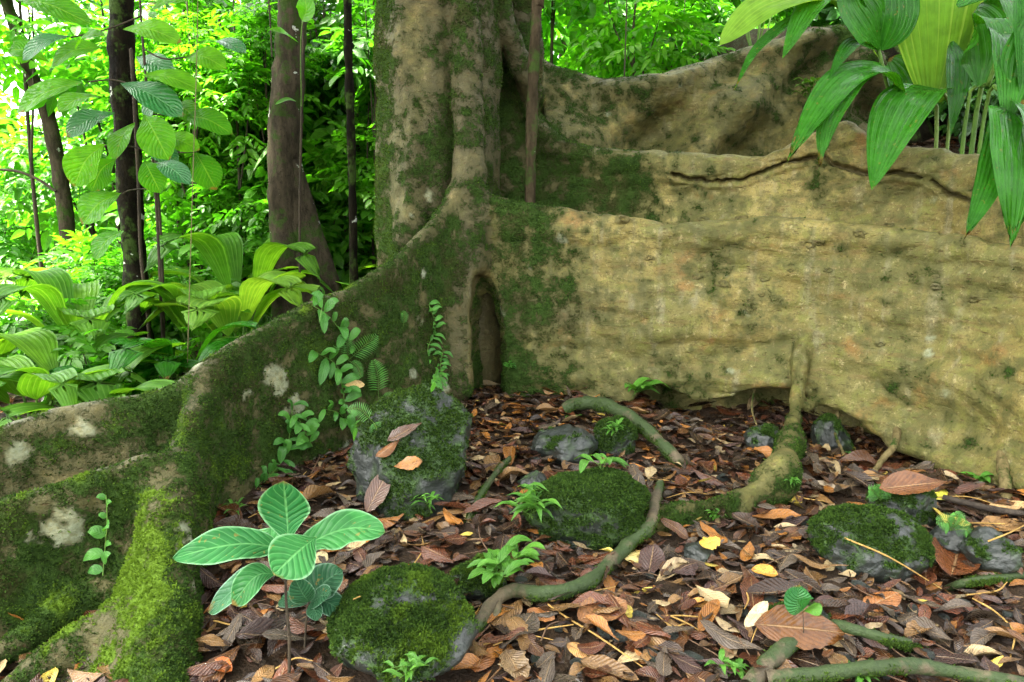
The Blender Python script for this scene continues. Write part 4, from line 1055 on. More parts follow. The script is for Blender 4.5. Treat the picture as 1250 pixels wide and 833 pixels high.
# palms on the soil bank at the right
PB = W(1146, 186, 4.29)
p1 = thing('palm_sapling', [PB[0], PB[1], float(gz(PB[0], PB[1])[0])], 'young palm with one broad light green fan leaf held upright', 'palm')
def pl(parent, pts, wd, kind, nm, mat=PALM, pleat=14, nu=29, **k):
    return leaf_part(parent, [W(q[0], q[1], q[2] - .33) for q in pts], wd * (1 if kind == 'fan' else .86), kind, mat, nm, nu=nu, nv=26, pleat=pleat, pamp=.022, **k)
gb = np.array(p1.location)
stem_part(p1, [gb - [0, 0, .05], W(1143, 170, 4.27), W(1137, 120, 4.22)], .014, STEMP, 'petiole')
stem_part(p1, [gb + [.04, 0, -.05], W(1158, 160, 4.27), W(1160, 130, 4.22), W(1148, 108, 4.19)], .012, STEMP, 'petiole')
pl(p1, [(1136, 126, 4.56), (1136, 60, 4.6), (1133, -30, 4.64), (1128, -140, 4.7)], 1.12, 'fan', (.1, -1, .15), PALM_L, 26, 53, fold=.12, cup=-.1)
pl(p1, [(1148, 109, 4.52), (1118, 116, 4.36), (1092, 158, 4.22), (1064, 232, 4.10)], .40, 'ovate', (-.75, -.75, .55), PALM, 12, fold=.18)
pl(p1, [(1164, 50, 4.55), (1166, 92, 4.42), (1160, 168, 4.36)], .21, 'lance', (.25, -1, .2), PALM, 8, 17, fold=.25)
pl(p1, [(1112, 120, 4.7), (1100, 95, 4.75), (1085, 72, 4.72)], .30, 'broad', (0, -1, .3), PALM, 10, fold=.1)
CB = W(1098, 186, 4.52)
p2 = thing('palm_sapling', [CB[0], CB[1], float(gz(CB[0], CB[1])[0])], 'young palm leaning left, its long pleated leaves arching over the lumpy far root', 'palm')
gc = np.array(p2.location)
stem_part(p2, [gc - [0, 0, .05], W(1098, 150, 4.37), W(1085, 112, 4.27), W(1072, 60, 4.23), W(1060, 20, 4.22)], .014, STEMG, 'petiole')
stem_part(p2, [gc - [0.02, 0, .05], W(1106, 150, 4.32), W(1103, 116, 4.23)], .011, STEMG, 'petiole')
pl(p2, [(1103, 115, 4.55), (1072, 88, 4.44), (1030, 100, 4.32), (990, 150, 4.22), (962, 196, 4.18)], .30, 'strap', (-.5, -.7, .8), PALM, 10, 21, fold=.2, split=1)
pl(p2, [(1060, 88, 4.42), (1035, 106, 4.30), (1012, 150, 4.2), (1000, 205, 4.16)], .20, 'strap', (-.8, -.8, .4), PALM, 6, 13, fold=.1, split=1)
pl(p2, [(1072, 70, 4.56), (1010, 2, 4.5), (940, 8, 4.42), (878, 56, 4.35)], .34, 'ellip', (.1, -.55, .85), PALM_L, 10, 21, fold=.2)
pl(p2, [(1064, 20, 4.55), (1030, -18, 4.46), (990, 10, 4.36), (955, 72, 4.28)], .27, 'ovate', (-.4, -.6, .9), PALM, 9, fold=.2)
pl(p2, [(1040, 0, 4.5), (980, 20, 4.44), (925, 60, 4.38), (895, 112, 4.34)], .11, 'lance', (-.2, -.6, .8), PALM, 4, 9, fold=.3)
pl(p2, [(1076, 60, 4.56), (1058, 30, 4.48), (1040, 0, 4.42), (1034, -40, 4.4)], .36, 'broad', (.3, -1, .1), PALM, 10, 21, fold=.2)
pl(p2, [(1076, 62, 4.56), (1090, 20, 4.5), (1088, -40, 4.5)], .30, 'ellip', (-.3, -1, .1), PALM, 8, 17, fold=.2)
DB = W(1178, 192, 4.17)
p3 = thing('palm_sapling', [DB[0], DB[1], float(gz(DB[0], DB[1])[0])], 'dark green palm at the right edge whose long blades hang down over the root wall', 'palm')
gd = np.array(p3.location)
stem_part(p3, [gd - [0, 0, .05], W(1178, 150, 4.09), W(1195, 105, 4.03)], .013, STEMG, 'petiole')
stem_part(p3, [gd + [.03, 0, -.05], W(1190, 150, 4.02), W(1208, 100, 3.87), W(1226, 40, 3.77)], .015, STEMG, 'petiole')
stem_part(p3, [gd + [.06, 0, -.05], W(1200, 150, 3.97), W(1222, 110, 3.72), W(1232, 100, 3.57)], .012, STEMG, 'petiole')
pl(p3, [(1196, 108, 4.36), (1194, 70, 4.36), (1190, 36, 4.3), (1186, 18, 4.2)], .36, 'broad', (0, -1, .2), PALM, 10, 21, fold=.35)
pl(p3, [(1192, 30, 4.26), (1205, 22, 4.16), (1218, 34, 4.1), (1224, 72, 4.06)], .22, 'broad', (.2, -.7, .8), PALM, 8, 17, fold=.1)
pl(p3, [(1222, 40, 4.1), (1230, 55, 4.0), (1231, 100, 3.9), (1228, 152, 3.84)], .24, 'strap', (0, -1, .3), PALM, 8, 17, fold=.25)
pl(p3, [(1246, -20, 4.0), (1249, 30, 3.92), (1247, 142, 3.86)], .15, 'lance', (0, -1, .2), PALM, 6, 13, fold=.3)
pl(p3, [(1231, 135, 3.86), (1238, 200, 3.66), (1234, 298, 3.56)], .37, 'strap', (.15, -1, .15), PALM, 11, 23, fold=.18, split=1)
pl(p3, [(1230, 135, 3.86), (1210, 215, 3.68), (1176, 294, 3.62)], .17, 'strap', (-.5, -1, .1), PALM, 6, 13, fold=.2, split=1)
pl(p3, [(1215, -30, 4.4), (1200, -5, 4.3), (1170, 10, 4.3)], .3, 'ellip', (0, -.4, 1), PALM, 8, 17, fold=.2)

pl(p2, [(1074, 62, 4.56), (1048, 52, 4.48), (1028, 70, 4.4), (1010, 100, 4.36)], .13, 'lance', (-.4, -.7, .7), PALM, 4, 9, fold=.3)
pl(p2, [(1066, 30, 4.6), (1020, -20, 4.7), (975, -30, 4.7), (940, -5, 4.7)], .26, 'ellip', (0, -.5, .9), PALM, 8, 17, fold=.2)
pl(p1, [(1150, 112, 4.6), (1176, 70, 4.62), (1182, 20, 4.62)], .24, 'lance', (0, -1, .2), PALM, 8, 17, fold=.2)
pl(p3, [(1236, 110, 3.9), (1252, 60, 3.9), (1262, 0, 3.9)], .24, 'lance', (-.3, -1, .2), PALM, 8, 17, fold=.2)
pl(p3, [(1200, 60, 4.5), (1225, -5, 4.5), (1240, 20, 4.3), (1246, 80, 4.2)], .2, 'strap', (0, -.8, .6), PALM, 7, 15, fold=.2)
pl(p3, [(1234, 120, 3.86), (1256, 150, 3.72), (1258, 215, 3.6)], .15, 'lance', (.3, -1, .2), PALM, 5, 11, fold=.25)
# ------------------------------------------------------------------ small herbs, climbers and ferns
def out_dir(n): return nrm(n * .6 + np.array([0, -.25, .35]))
def herb(px, py, ns, h, ll, wr, label, mat=HERB, kind='lance', lean=(0, 0), cat='plant', name='herb', per=6, group=None, seed=0):
    q = np.random.default_rng(seed + int(px * 7 + py)); p, n = surf(px, py)
    T = thing(name, p, label, cat, group)
    st = MB(); lf = MB()
    for s in range(ns):
        d = nrm(np.array([q.normal() * .45 + lean[0], q.normal() * .35 + lean[1] - .15, 1.0]) + n * .35)
        L = h * q.uniform(.7, 1.15)
        P = [p - d * .02, p + d * L * .5 + q.normal(size=3) * .006, p + d * L + np.array([q.normal() * .02, -.02, -.01])]
        C = tube(st, P, [.0022, .0018, .0011], 12, 5)
        for k in range(per):
            t = .35 + .65 * (k + .5) / per; c = C[int(t * 11)]
            a = q.uniform(0, 6.28) if per > 4 else k * 2.1 + q.uniform(-.4, .4)
            o = np.array([math.cos(a), math.sin(a), q.uniform(.0, .55)]); l = ll * q.uniform(.65, 1.2)
            leaf_curve(lf, [c, c + o * l * .55 + [0, 0, l * .08], c + o * l + [0, 0, -l * .22]], l * wr, kind, (0, -.15, 1), fold=.25, nu=3 if ll < .05 else 5, nv=8, r=q.random())
    st.build('stem', STEMG, T); lf.build('foliage', mat, T); return T
def climber(pts, nl, ll, wr, label, mat=CLIMB, kind='ellip', name='climbing_plant', cat='climber', spread=.35, twist=0.0, seed=0):
    q = np.random.default_rng(seed + 5)
    H = [surf(x, y) for x, y in pts]; P = np.array([h[0] + h[1] * .012 for h in H]); n0 = nrm(sum(h[1] for h in H))
    T = thing(name, P[0], label, cat)
    st = MB(); C = tube(st, P, .0022, 8 * len(P), 5); lf = MB()
    Tn = nrm(np.gradient(C, axis=0))
    for k in range(nl):
        i = min(len(C) - 1, int((k + .6) / nl * len(C))); s = 1 if k % 2 else -1
        sd = nrm(np.cross(Tn[i], n0)) * s
        d = nrm(sd * q.uniform(.5, 1.1) + Tn[i] * q.uniform(-.1, .7) + n0 * q.uniform(.25, .8) + q.normal(size=3) * spread * .5); l = ll * q.uniform(.6, 1.25)
        leaf_curve(lf, [C[i], C[i] + d * l * .55 + n0 * l * .08, C[i] + d * l + np.array([0, 0, -l * .3])], l * wr, kind, n0 + np.array([0, -.2, .7]), fold=.2, nu=5, nv=9, r=q.random())
        tube(st, [C[i], C[i] + d * l * .1], .0012, 3, 4)
    st.build('stem', STEMG, T); lf.build('foliage', mat, T); return T
def fern(px, py, fr, label, mat=CLIMB, pin=.3, group=None):
    p, n = surf(px, py); T = thing('fern', p, label, 'fern', group); st = MB(); lf = MB()
    for dx, dy, out in fr:
        e = W(px + dx, py + dy, (p + n * out)[1]); m = (p + e) / 2 + n * out * .6 + np.array([0, 0, .015])
        C = tube(st, [p, m, e], .0016, 18, 4); Tn = nrm(np.gradient(C, axis=0)); L = np.linalg.norm(e - p)
        for i in range(3, 18, 1):
            t = i / 17
            for s in (-1, 1):
                sd = nrm(np.cross(Tn[i], n + np.array([0, -.3, .3]))) * s; l = L * pin * (math.sin(math.pi * min(1, t * .8 + .15)) ** .8) + .004
                d = nrm(sd + Tn[i] * .35)
                leaf_curve(lf, [C[i], C[i] + d * l * .5, C[i] + d * l - np.array([0, 0, l * .12])], L / 26, 'lance', n + np.array([0, 0, .5]), fold=.1, nu=3, nv=5, r=rng.random())
    st.build('stem', STEMG, T); lf.build('foliage', mat, T); return T

climber([(388, 395), (392, 378), (400, 352)], 7, .125, .38, 'few-leaved climber on the crest of the mossy root wall, topmost of the climbers', seed=1)
climber([(432, 425), (415, 405), (398, 385), (380, 375)], 10, .12, .4, 'climber with spread oval leaves just below the crest of the mossy root wall', seed=2)
climber([(420, 500), (415, 470), (408, 445), (385, 430)], 15, .11, .40, 'climber with drooping oval leaves around the caught tan leaf', seed=3)
climber([(438, 545), (425, 520), (412, 505), (395, 500)], 15, .10, .42, 'climber with small leaves just above the tall boulder', seed=4)
climber([(525, 482), (530, 455), (520, 430), (530, 400), (522, 372)], 46, .075, .36, 'dense dark climber growing straight up the mossy root wall beside the hollow', seed=5, kind='lance')
climber([(540, 475), (536, 450), (540, 430)], 18, .06, .36, 'short dense climber at the foot of the tall climber beside the hollow', seed=15, kind='lance')
climber([(322, 592), (345, 560), (352, 530), (356, 495)], 16, .10, .36, 'climber low on the mossy root wall, above the pale seedling', seed=6)
climber([(380, 545), (372, 530), (360, 505)], 9, .10, .36, 'short climber between the pale lichen patch and the tall boulder', seed=7)
climber([(312, 600), (325, 580), (338, 575)], 10, .075, .34, 'small climber at the very foot of the mossy root wall, nearest the winding root', seed=16)
climber([(128, 705), (132, 672), (134, 640), (131, 604)], 9, .06, .6, 'little vine with round leaves on the nearer mossy fork at the left', seed=8, kind='ovate')
fern(462, 485, [(-6, -44, .03), (6, 44, .04), (26, 10, .04)], 'fern with narrow toothed fronds beside the caught tan leaf on the root wall', pin=.36)
fern(425, 440, [(-8, -34, .03), (34, -30, .03), (16, 20, .03)], 'small three-fronded fern high on the mossy root wall', pin=.32)
fern(455, 515, [(-30, -16, .04), (8, 24, .03)], 'drooping fern directly above the tall boulder', pin=.34)
fern(492, 398, [(0, -18, .02)], 'tiny single-fronded fern left of the dense dark climber', pin=.4)
fern(1075, 612, [(-14, -14, .04), (14, -12, .04), (2, -18, .04)], 'bluish fern on top of the half hidden boulder at the right', pin=.4)
fern(1160, 648, [(18, -14, .05), (-16, -12, .04), (24, 6, .05), (6, -22, .04)], 'leafy fern growing between the squat boulder and the right edge', pin=.4)
herb(648, 628, 7, .13, .10, .22, 'bright bamboo-like tuft growing against the left side of the round boulder', lean=(.1, -.1), seed=1)
herb(602, 706, 5, .10, .095, .34, 'glossy green seedling clump on the small mossy stone', kind='ellip', per=5, lean=(.1, -.1), seed=2)
herb(622, 690, 3, .09, .10, .4, 'broad-leaved green seedling right beside the glossy clump', kind='ellip', per=4, lean=(.2, -.2), seed=12)
herb(525, 622, 4, .10, .07, .2, 'slender tuft at the lower right of the tall boulder', seed=3)
herb(772, 485, 3, .12, .15, .42, 'bright green sprout with pointed leaves against the right wall', kind='ovate', per=4, seed=4)
herb(752, 530, 4, .07, .06, .25, 'small tuft on the stone under the arching root', seed=5)
herb(735, 575, 3, .07, .11, .3, 'flat spreading seedling behind the round mossy boulder', kind='ellip', per=3, lean=(.1, 0), seed=6)
herb(288, 632, 3, .07, .06, .22, 'little tuft in the corner between winding root and litter', seed=7)
herb(505, 826, 4, .07, .05, .3, 'tuft at the bottom edge on the flat front boulder', seed=8)
herb(890, 826, 3, .05, .06, .3, 'bright green sprout at the bottom edge left of the forked root', seed=9)
herb(1042, 830, 3, .04, .06, .3, 'bright green sprout at the bottom edge over the forked root', seed=10)
herb(1198, 590, 3, .08, .09, .4, 'small broad-leaved sprout beside the straight hanging root', kind='ovate', per=4, seed=11)
herb(1148, 582, 2, .06, .08, .45, 'two-leaved sprout under the right wall, behind the yellow-green fallen leaf', kind='ovate', per=2, seed=13)
herb(1120, 570, 1, .07, .11, .5, 'single bright round leaf standing up under the right wall', kind='ellip', per=2, seed=14)
herb(1038, 565, 4, .05, .05, .25, 'tiny tuft beside the dark upright stone', seed=15)
herb(872, 632, 5, .03, .04, .3, 'tiny tuft on the foot of the prop root', seed=16)
herb(965, 590, 3, .04, .04, .3, 'tiny tuft at the bend of the prop root', seed=17)
herb(622, 450, 5, .05, .05, .3, 'tiny tuft on the right lip of the hollow', mat=CLIMB, seed=18)
herb(700, 512, 3, .03, .04, .3, 'tiny tuft where the arching root leaves the wall', seed=19)
herb(985, 120, 5, .16, .07, .45, 'small leafy bush against the far root, left of the fan palm', mat=HERB, kind='ovate', per=7, lean=(-.4, -.3), seed=20)
b = G(982, 800); Yb = b[1]
T = thing('seedling', b, 'tiny seedling with two shiny round leaves near the big tan leaf', 'seedling')
stem_part(T, [b - [0, 0, .02], W(981, 775, Yb), W(980, 745, Yb)], .0016, STEMB, 'stem', 5)
leaf_part(T, [W(980, 745, Yb), W(974, 732, Yb - .03), W(976, 714, Yb - .03)], .085, 'ellip', BIGB, (-.2, -.9, .5), fold=.2)
leaf_part(T, [W(981, 746, Yb), W(992, 744, Yb - .03), W(1000, 752, Yb - .05)], .06, 'ellip', HERB, (0, -.4, 1), fold=.2)

# ------------------------------------------------------------------ trunks beyond the roots
BK1 = stem_material('dark_mossy_bark', (.003, .003, .002), (.011, .009, .005), .4)
BK2 = stem_material('brown_bark', (.018, .015, .010), (.052, .042, .027), .40)
BK3 = stem_material('pale_bark', (.07, .052, .035), (.14, .105, .07), .3)
BK4 = stem_material('sapling_bark', (.016, .013, .007), (.050, .038, .022), .40)
def gp(px, Y, dz=-.1):
    p = W(px, 400, Y); return np.array([p[0], p[1], float(gz(p[0], p[1])[0]) + dz])
def lo_leaf(wr=.5, nv=5, seed=0, kind='ellip', droop=.25): return leaf_template(kind, nv, 3, wr, .35, droop, .01, seed)
def spray(nl, L, ll, seed, kind='ellip', wr=.42):
    q = np.random.default_rng(seed); mb = MB(); tpl = lo_leaf(wr, 5, seed, kind)
    pos, Y, Z, S = [], [], [], []
    for k in range(nl):
        t = (k + 1) / nl; s = 1 if k % 2 else -1
        p = np.array([0, L * t, -.18 * L * t * t])
        d = np.array([s * (1.0 if k < nl - 1 else .05), .55 + .5 * t, -.15 + q.normal() * .18])
        pos.append(p); Y.append(d); Z.append([q.normal() * .25, q.normal() * .25, 1]); S.append(ll * q.uniform(.75, 1.2))
    R = frames(np.array(Y), np.array(Z)); scatter(mb, tpl, np.array(pos), R, np.array(S), q.random(nl))
    return np.concatenate(mb.V), np.concatenate(mb.F), np.concatenate(mb.U)
def foliage_mesh(name, mat, n, rad, sprays, seed, clumps=14, zlean=0.0):
    q = np.random.default_rng(seed); mb = MB()
    cc = nrm(q.normal(size=(clumps, 3))) * q.uniform(.25, .95, (clumps, 1)) * np.array(rad)
    k = q.integers(0, clumps, n); pos = cc[k] + q.normal(size=(n, 3)) * .22 * np.array(rad)
    d = nrm(pos / np.array(rad)) * .8 + q.normal(size=(n, 3)) * .6; d[:, 2] = d[:, 2] * .35 - .12 + zlean
    R = frames(d, np.stack([q.normal(size=n) * .35, q.normal(size=n) * .35, np.ones(n)], 1))
    which = q.integers(0, len(sprays), n); cl = q.random(clumps)
    for w_ in range(len(sprays)):
        m = which == w_
        if m.any(): scatter(mb, sprays[w_], pos[m], R[m], q.uniform(.75, 1.25, m.sum()), np.clip(cl[k[m]] * .6 + q.random(m.sum()) * .4, 0, 1))
    me = mesh_from(name, np.concatenate(mb.V), np.concatenate(mb.F), np.concatenate(mb.U), {'rnd': np.concatenate(mb.R)}); me.materials.append(mat); return me
FOR1 = LM('forest_leaf', (.035, .14, .007), (.085, .25, .012), .55, (1.25, 1.7, .6), .38, 'pinnate', 7, (.14, .30, .03), .3, .3)
FOR2 = LM('dark_forest_leaf', (.018, .080, .018), (.045, .15, .022), .38, (1.9, 1.8, .6), .26, 'pinnate', 7, (.08, .2, .05), .6, .3)
FOR3 = LM('light_forest_leaf', (.055, .21, .006), (.115, .32, .012), .58, (1.2, 1.6, .55), .36, 'pinnate', 7, (.25, .4, .05), .3, .3)
SP = [spray(9, .55, .20, 1), spray(11, .65, .17, 2), spray(7, .45, .24, 3, 'ovate'), spray(9, .5, .19, 4, 'lance', .34)]
SPB = [spray(7, .5, .32, 5), spray(6, .45, .36, 6, 'obov'), spray(8, .6, .28, 7)]
FM = [foliage_mesh('shrub_foliage', FOR1, 150, (1, 1, 1.1), SP, 1), foliage_mesh('shrub_foliage', FOR2, 160, (1, 1, 1.0), SP, 2), foliage_mesh('shrub_foliage', FOR3, 130, (1, 1, 1.1), SP, 3),
      foliage_mesh('shrub_foliage', FOR1, 90, (1, 1, 1.2), SPB, 4), foliage_mesh('shrub_foliage', FOR2, 90, (1, 1, 1.2), SPB, 5)]
def child(name, me, parent, loc=(0, 0, 0), sc=1.0, rz=0.0):
    o = bpy.data.objects.new(name, me); COL.objects.link(o); o.parent = parent; o.location = loc
    o.scale = (sc, sc, sc) if np.ndim(sc) == 0 else sc; o.rotation_euler = (0, 0, rz); return o
def trunk_tree(name, px, Y, pts, mat, label, crown=None, cat='tree', flare=0.0, group=None, extra=None):
    """pts: (px, py, radius px) bottom to top; continues above the picture to a crown"""
    P = [W(x, y, Y) for x, y, r in pts]; R = [r / FPX * Y for *_, r in pts]
    b = gp(pts[0][0], Y, 0); T = thing(name, b, label, cat, group)
    P[0][2] = b[2] - .15
    d = nrm(P[-1] - P[-2]); top = P[-1] + d * 1.5 + np.array([0, 0, 2.0]); P = P + [top]; R = R + [R[-1] * .7]
    mb = MB(); tube(mb, P, R, 60, 16, .30, 0, 5, seed=px)
    if extra: extra(mb, b)
    mb.build('trunk', mat, T)
    if crown is not None:
        me, sc, dz = crown; child('crown', me, T, [float(t_) for t_ in (top - b + np.array([0, 0, dz]))], sc, px)
    return T
trunk_tree('tree', 172, 5.9, [(176, 470, 17), (172, 420, 15), (163, 300, 14), (155, 160, 14), (148, 40, 13.5), (144, -60, 13)], BK1, 'straight blackish mossy trunk left of the buttressed one, standing in front of big ribbed leaves', (FM[1], .8, 2.6))
def but2(mb, b):
    for dx, dy, h, w_ in [(.78, -.05, 2.5, .05), (-.25, -.3, .5, .05), (.2, .5, 1.0, .05)]:
        for s in range(1):
            t = np.linspace(0, 1, 14); prof = h * (1 - t) ** 1.3
            dirv = np.array([dx, dy, 0]); sd = nrm(np.array([-dy, dx, 0]))
            V = []
            for k in range(14):
                c = b + dirv * t[k]; wd = .10 * (1 - t[k]) + w_
                for off, zz_ in ((-1, -.2), (-.9, prof[k] * .5), (-.5, prof[k] * .9), (0, prof[k] + .03), (.5, prof[k] * .9), (.9, prof[k] * .5), (1, -.2)):
                    V.append(c + sd * off * wd + np.array([0, 0, zz_]))
            V = np.array(V); V = V + .02 * np.stack([fbm(V * 4 + 3 * i, 2) for i in range(3)], 1)
            mb.add(V, grid_faces(14, 7), None, 0)
trunk_tree('tree', 352, 6.6, [(354, 372, 27), (352, 330, 23), (349, 270, 20), (347, 200, 19), (352, 90, 18), (358, 0, 16.5), (364, -80, 16)], BK2, 'brown spotted trunk that flares into a small buttress at its right foot', (FM[0], .8, 3.0), extra=but2)
trunk_tree('tree', 100, 8.0, [(104, 430, 10), (99, 370, 9), (85, 300, 9), (72, 210, 8.5), (55, 130, 8), (36, 85, 7.5), (18, 30, 7), (0, -40, 6)], BK2, 'slender leaning grey trunk near the left edge, curving up to the left', (FM[3], 1.0, 2.0))
trunk_tree('tree', 1088, 6.3, [(1096, 220, 34), (1090, 120, 27), (1086, 40, 25), (1084, -60, 24)], BK1, 'thick dark trunk in the shade right behind the palms', None)
DT = bpy.data.objects['tree']; DT = [o for o in bpy.data.objects if o.get('label', '').startswith('thick dark trunk')][0]
child('crown', FM[1], DT, [float(t_) for t_ in (np.array([-.6, 6.2, 8.6]) - wloc(DT))], (2.6, 2.0, 1.0))  # added unseen foliage, well away from this trunk, to shade the soil bank
trunk_tree('sapling_tree', 428, 6.2, [(430, 330, 5.5), (430, 240, 5), (428, 150, 5), (425, 60, 5), (423, -40, 4.5)], BK1, 'thin dark straight stem between the spotted trunk and the giant tree', None, 'sapling')
trunk_tree('sapling_tree', 647, 4.73, [(646, 262, 7.5), (647, 235, 6.5), (649, 150, 6.5), (652, 70, 6.5), (656, 0, 6), (660, -60, 5.5)], BK4, 'thin smooth sapling trunk standing between the first two root walls', (FM[4], .7, 1.2), 'sapling')
for px, Y, r, py0, lb, mt in [(254, 11, 7.5, 300, 'slim far trunk seen between the black and the spotted trunks', BK2), (218, 13, 11, 290, 'short pale far trunk right of the blackish one', BK3), (187, 15, 8, 250, 'far pale trunk just right of the top of the blackish trunk', BK3),
                              (690, 13, 6, 90, 'slim far trunk above the dip in the far root wall', BK2), (840, 12, 11, 80, 'reddish far trunk above the far root wall', BK3), (712, 17, 8, 90, 'grey far trunk right of the slim one above the far root', BK2), (457, 13, 9, 260, 'far trunk close to the left side of the giant tree', BK3),
                              (300, 17, 7, 280, 'faint far trunk left of the spotted trunk', BK2), (930, 15, 6, 60, 'slim far trunk half behind the arching palm leaves', BK2), (765, 15, 4, 80, 'very thin far stem in the middle of the gap above the far root', BK1)]:
    trunk_tree('tree', px, Y, [(px + rng.uniform(-6, 6), py0, r * 1.15), (px, py0 - 90, r), (px + rng.uniform(-5, 5), py0 - 200, r * .95), (px + rng.uniform(-10, 10), -80, r * .9)], mt, lb, None if Y > 12 else (FM[int(rng.integers(0, 4))], .8, 2.0))
# thin stems and hanging vines
def strand(pts, Y, r, mat, name, label, cat):
    P = [W(x, y, Y) for x, y in pts]; mb = MB(); tube(mb, P, r, 40, 6, .2, 0, 10); return tag(mb.build(name, mat, None, origin=P[0]), label, cat)
strand([(201, 452), (199, 380), (197, 300), (192, 230), (190, 190)], 5.6, .014, STEMB, 'bare_sapling', 'thin bare stem standing right of the blackish trunk', 'stem')
strand([(184, 450), (180, 380), (172, 310), (168, 200), (160, 60)], 5.75, .016, STEMB, 'liana', 'thin dark liana hugging the right side of the blackish trunk', 'liana')
strand([(228, 478), (230, 400), (233, 300), (236, 200), (240, 80), (242, -30)], 4.2, .0028, stem_material('dry_vine', (.06, .05, .02), (.13, .11, .05)), 'hanging_vine', 'pale straw-coloured hanging strand touching the crest of the left root', 'vine')
strand([(366, 350), (366, 250), (368, 150), (370, 40), (368, -30)], 6.2, .011, STEMB, 'liana', 'thin liana running down the right edge of the spotted trunk', 'liana')
strand([(762, 96), (764, 40), (766, -30)], 6.6, .006, STEMB, 'hanging_vine', 'thin dark hanging strand above the far root wall', 'vine')
strand([(0, 207), (24, 210), (48, 220), (68, 234)], 7.9, .016, STEMB, 'branch', 'thin bare branch arching in from the left edge to the leaning trunk', 'branch')
strand([(332, 70), (330, 30), (326, -30)], 6.0, .007, STEMB, 'hanging_vine', 'thin dark strand left of the top of the spotted trunk', 'vine')

# sapling with big ribbed leaves between the trunks
b = gp(196, 5.3, 0); BL = thing('broad_leaved_sapling', b, 'sapling with big drooping ribbed leaves lit from behind, around the blackish trunk', 'sapling')
stem_part(BL, [b, W(196, 360, 5.3), W(190, 240, 5.35), W(180, 120, 5.35), W(172, 20, 5.4), W(168, -60, 5.4)], .012, STEMB, 'stem')
for bx, by, tx, ty, wd, mt in [(12, -4, 112, 30, 26, 0), (86, 44, 28, 74, 20, 1), (92, 60, 128, 44, 16, 0), (122, 58, 62, 82, 24, 0), (106, 100, 20, 138, 36, 0), (126, 118, 72, 138, 28, 0), (150, 36, 222, 52, 24, 0), (182, 14, 246, -6, 26, 0),
                               (147, 102, 224, 142, 32, 1), (172, 92, 248, 112, 24, 0), (176, 140, 206, 196, 36, 0), (166, 70, 214, 98, 24, 1), (228, 142, 284, 164, 26, 0), (140, 138, 82, 168, 26, 1), (128, 176, 90, 228, 36, 0), (142, 194, 112, 234, 26, 0), (148, 236, 100, 274, 40, 0),
                               (150, 282, 116, 318, 34, 0), (190, 198, 232, 226, 24, 1), (238, 186, 264, 232, 30, 0), (198, 172, 244, 184, 22, 0), (172, 176, 218, 200, 24, 1), (165, 150, 140, 196, 24, 0), (176, 196, 196, 236, 26, 0), (210, 130, 246, 150, 22, 0), (60, 76, 10, 62, 24, 0), (196, 106, 180, 150, 24, 1), (226, 70, 276, 84, 26, 0), (256, 52, 300, 66, 22, 1)]:
    Yl = 5.2 + rng.uniform(-.35, .35); A = W(bx, by, Yl); B = W(tx, ty, Yl - rng.uniform(.0, .25)); M = (A + B) / 2 + np.array([0, -.03, .035])
    k = np.array([rng.normal() * .3, -.8, .55])
    leaf_part(BL, [A, M, B], wd * 1.18 / FPX * Yl, 'obov' if rng.random() < .6 else 'ellip', BIGB if mt else BIGL, k, nu=7, nv=14, fold=.18, wav=.02)
twm = MB()
for pts in [[(172, 20), (130, 36), (86, 46)], [(178, 110), (140, 98), (108, 100)], [(190, 190), (165, 180), (128, 178)], [(186, 140), (230, 142)], [(192, 230), (160, 232), (148, 238)], [(175, 60), (200, 72), (228, 70)], [(182, 180), (215, 186), (240, 186)]]:
    tube(twm, [W(x, y, 5.3) for x, y in pts], .006, 16, 5)
twm.build('branches', STEMB, BL)
# bright leaves on a twig in front of the spotted trunk
b = W(366, 60, 5.4); TW = thing('leafy_twig', b, 'twig with two bright yellow-green leaves in front of the top of the spotted trunk', 'twig')
stem_part(TW, [W(368, 130, 5.6), W(367, 60, 5.4), W(370, 22, 5.3), W(380, -40, 5.3)], .005, STEMG)
leaf_part(TW, [W(369, 26, 5.3), W(374, 12, 5.26), W(371, -6, 5.25)], .14, 'ellip', FOR3, (0, -1, .2)); leaf_part(TW, [W(364, 52, 5.4), W(344, 40, 5.3), W(328, 36, 5.28)], .11, 'ellip', FOR3, (0, -.6, .8))
leaf_part(TW, [W(362, 124, 5.6), W(350, 122, 5.55), W(336, 128, 5.5)], .06, 'ellip', FOR1, (0, -.6, .8))

# rosettes of pleated leaves on the forest floor behind the left roots
def rosette(px, Y, n, L, wd, label, mat=PALM_B, up=.9, seed=0, kind='broad', spread=1.0, face=None, group=None, pleat=10, stalk=.35, name='understorey_palm', cat='plant'):
    q = np.random.default_rng(seed); b = gp(px, Y, 0); T = thing(name, b, label, cat, group)
    for k in range(n):
        a = (k / n * 2 * np.pi + q.uniform(-.4, .4)) if face is None else face + q.uniform(-1, 1) * spread
        h = np.array([math.cos(a), math.sin(a), 0]); l = L * q.uniform(.75, 1.15); u = up * q.uniform(.7, 1.2)
        p0 = b; p1 = b + h * l * .18 + [0, 0, l * stalk * 1.3 * u]; 
        p2 = p1 + h * l * .32 + [0, 0, l * .42 * u]; p3 = p1 + h * l * .72 + [0, 0, l * .45 * u]; p4 = p1 + h * l * 1.0 + [0, 0, l * (.45 * u - .28)]
        mb = MB(); tube(mb, [p0, (p0 + p1) / 2 + h * .02, p1], .008, 10, 5); mb.build('petiole', STEMG, T)
        leaf_part(T, [p1, p2, p3, p4], wd * q.uniform(.8, 1.15), kind, mat, (-h[0] * .9, -h[1] * .9, .6), nu=2 * pleat + 1, nv=16, pleat=pleat, pamp=.03, fold=.2, split=1)
    return T
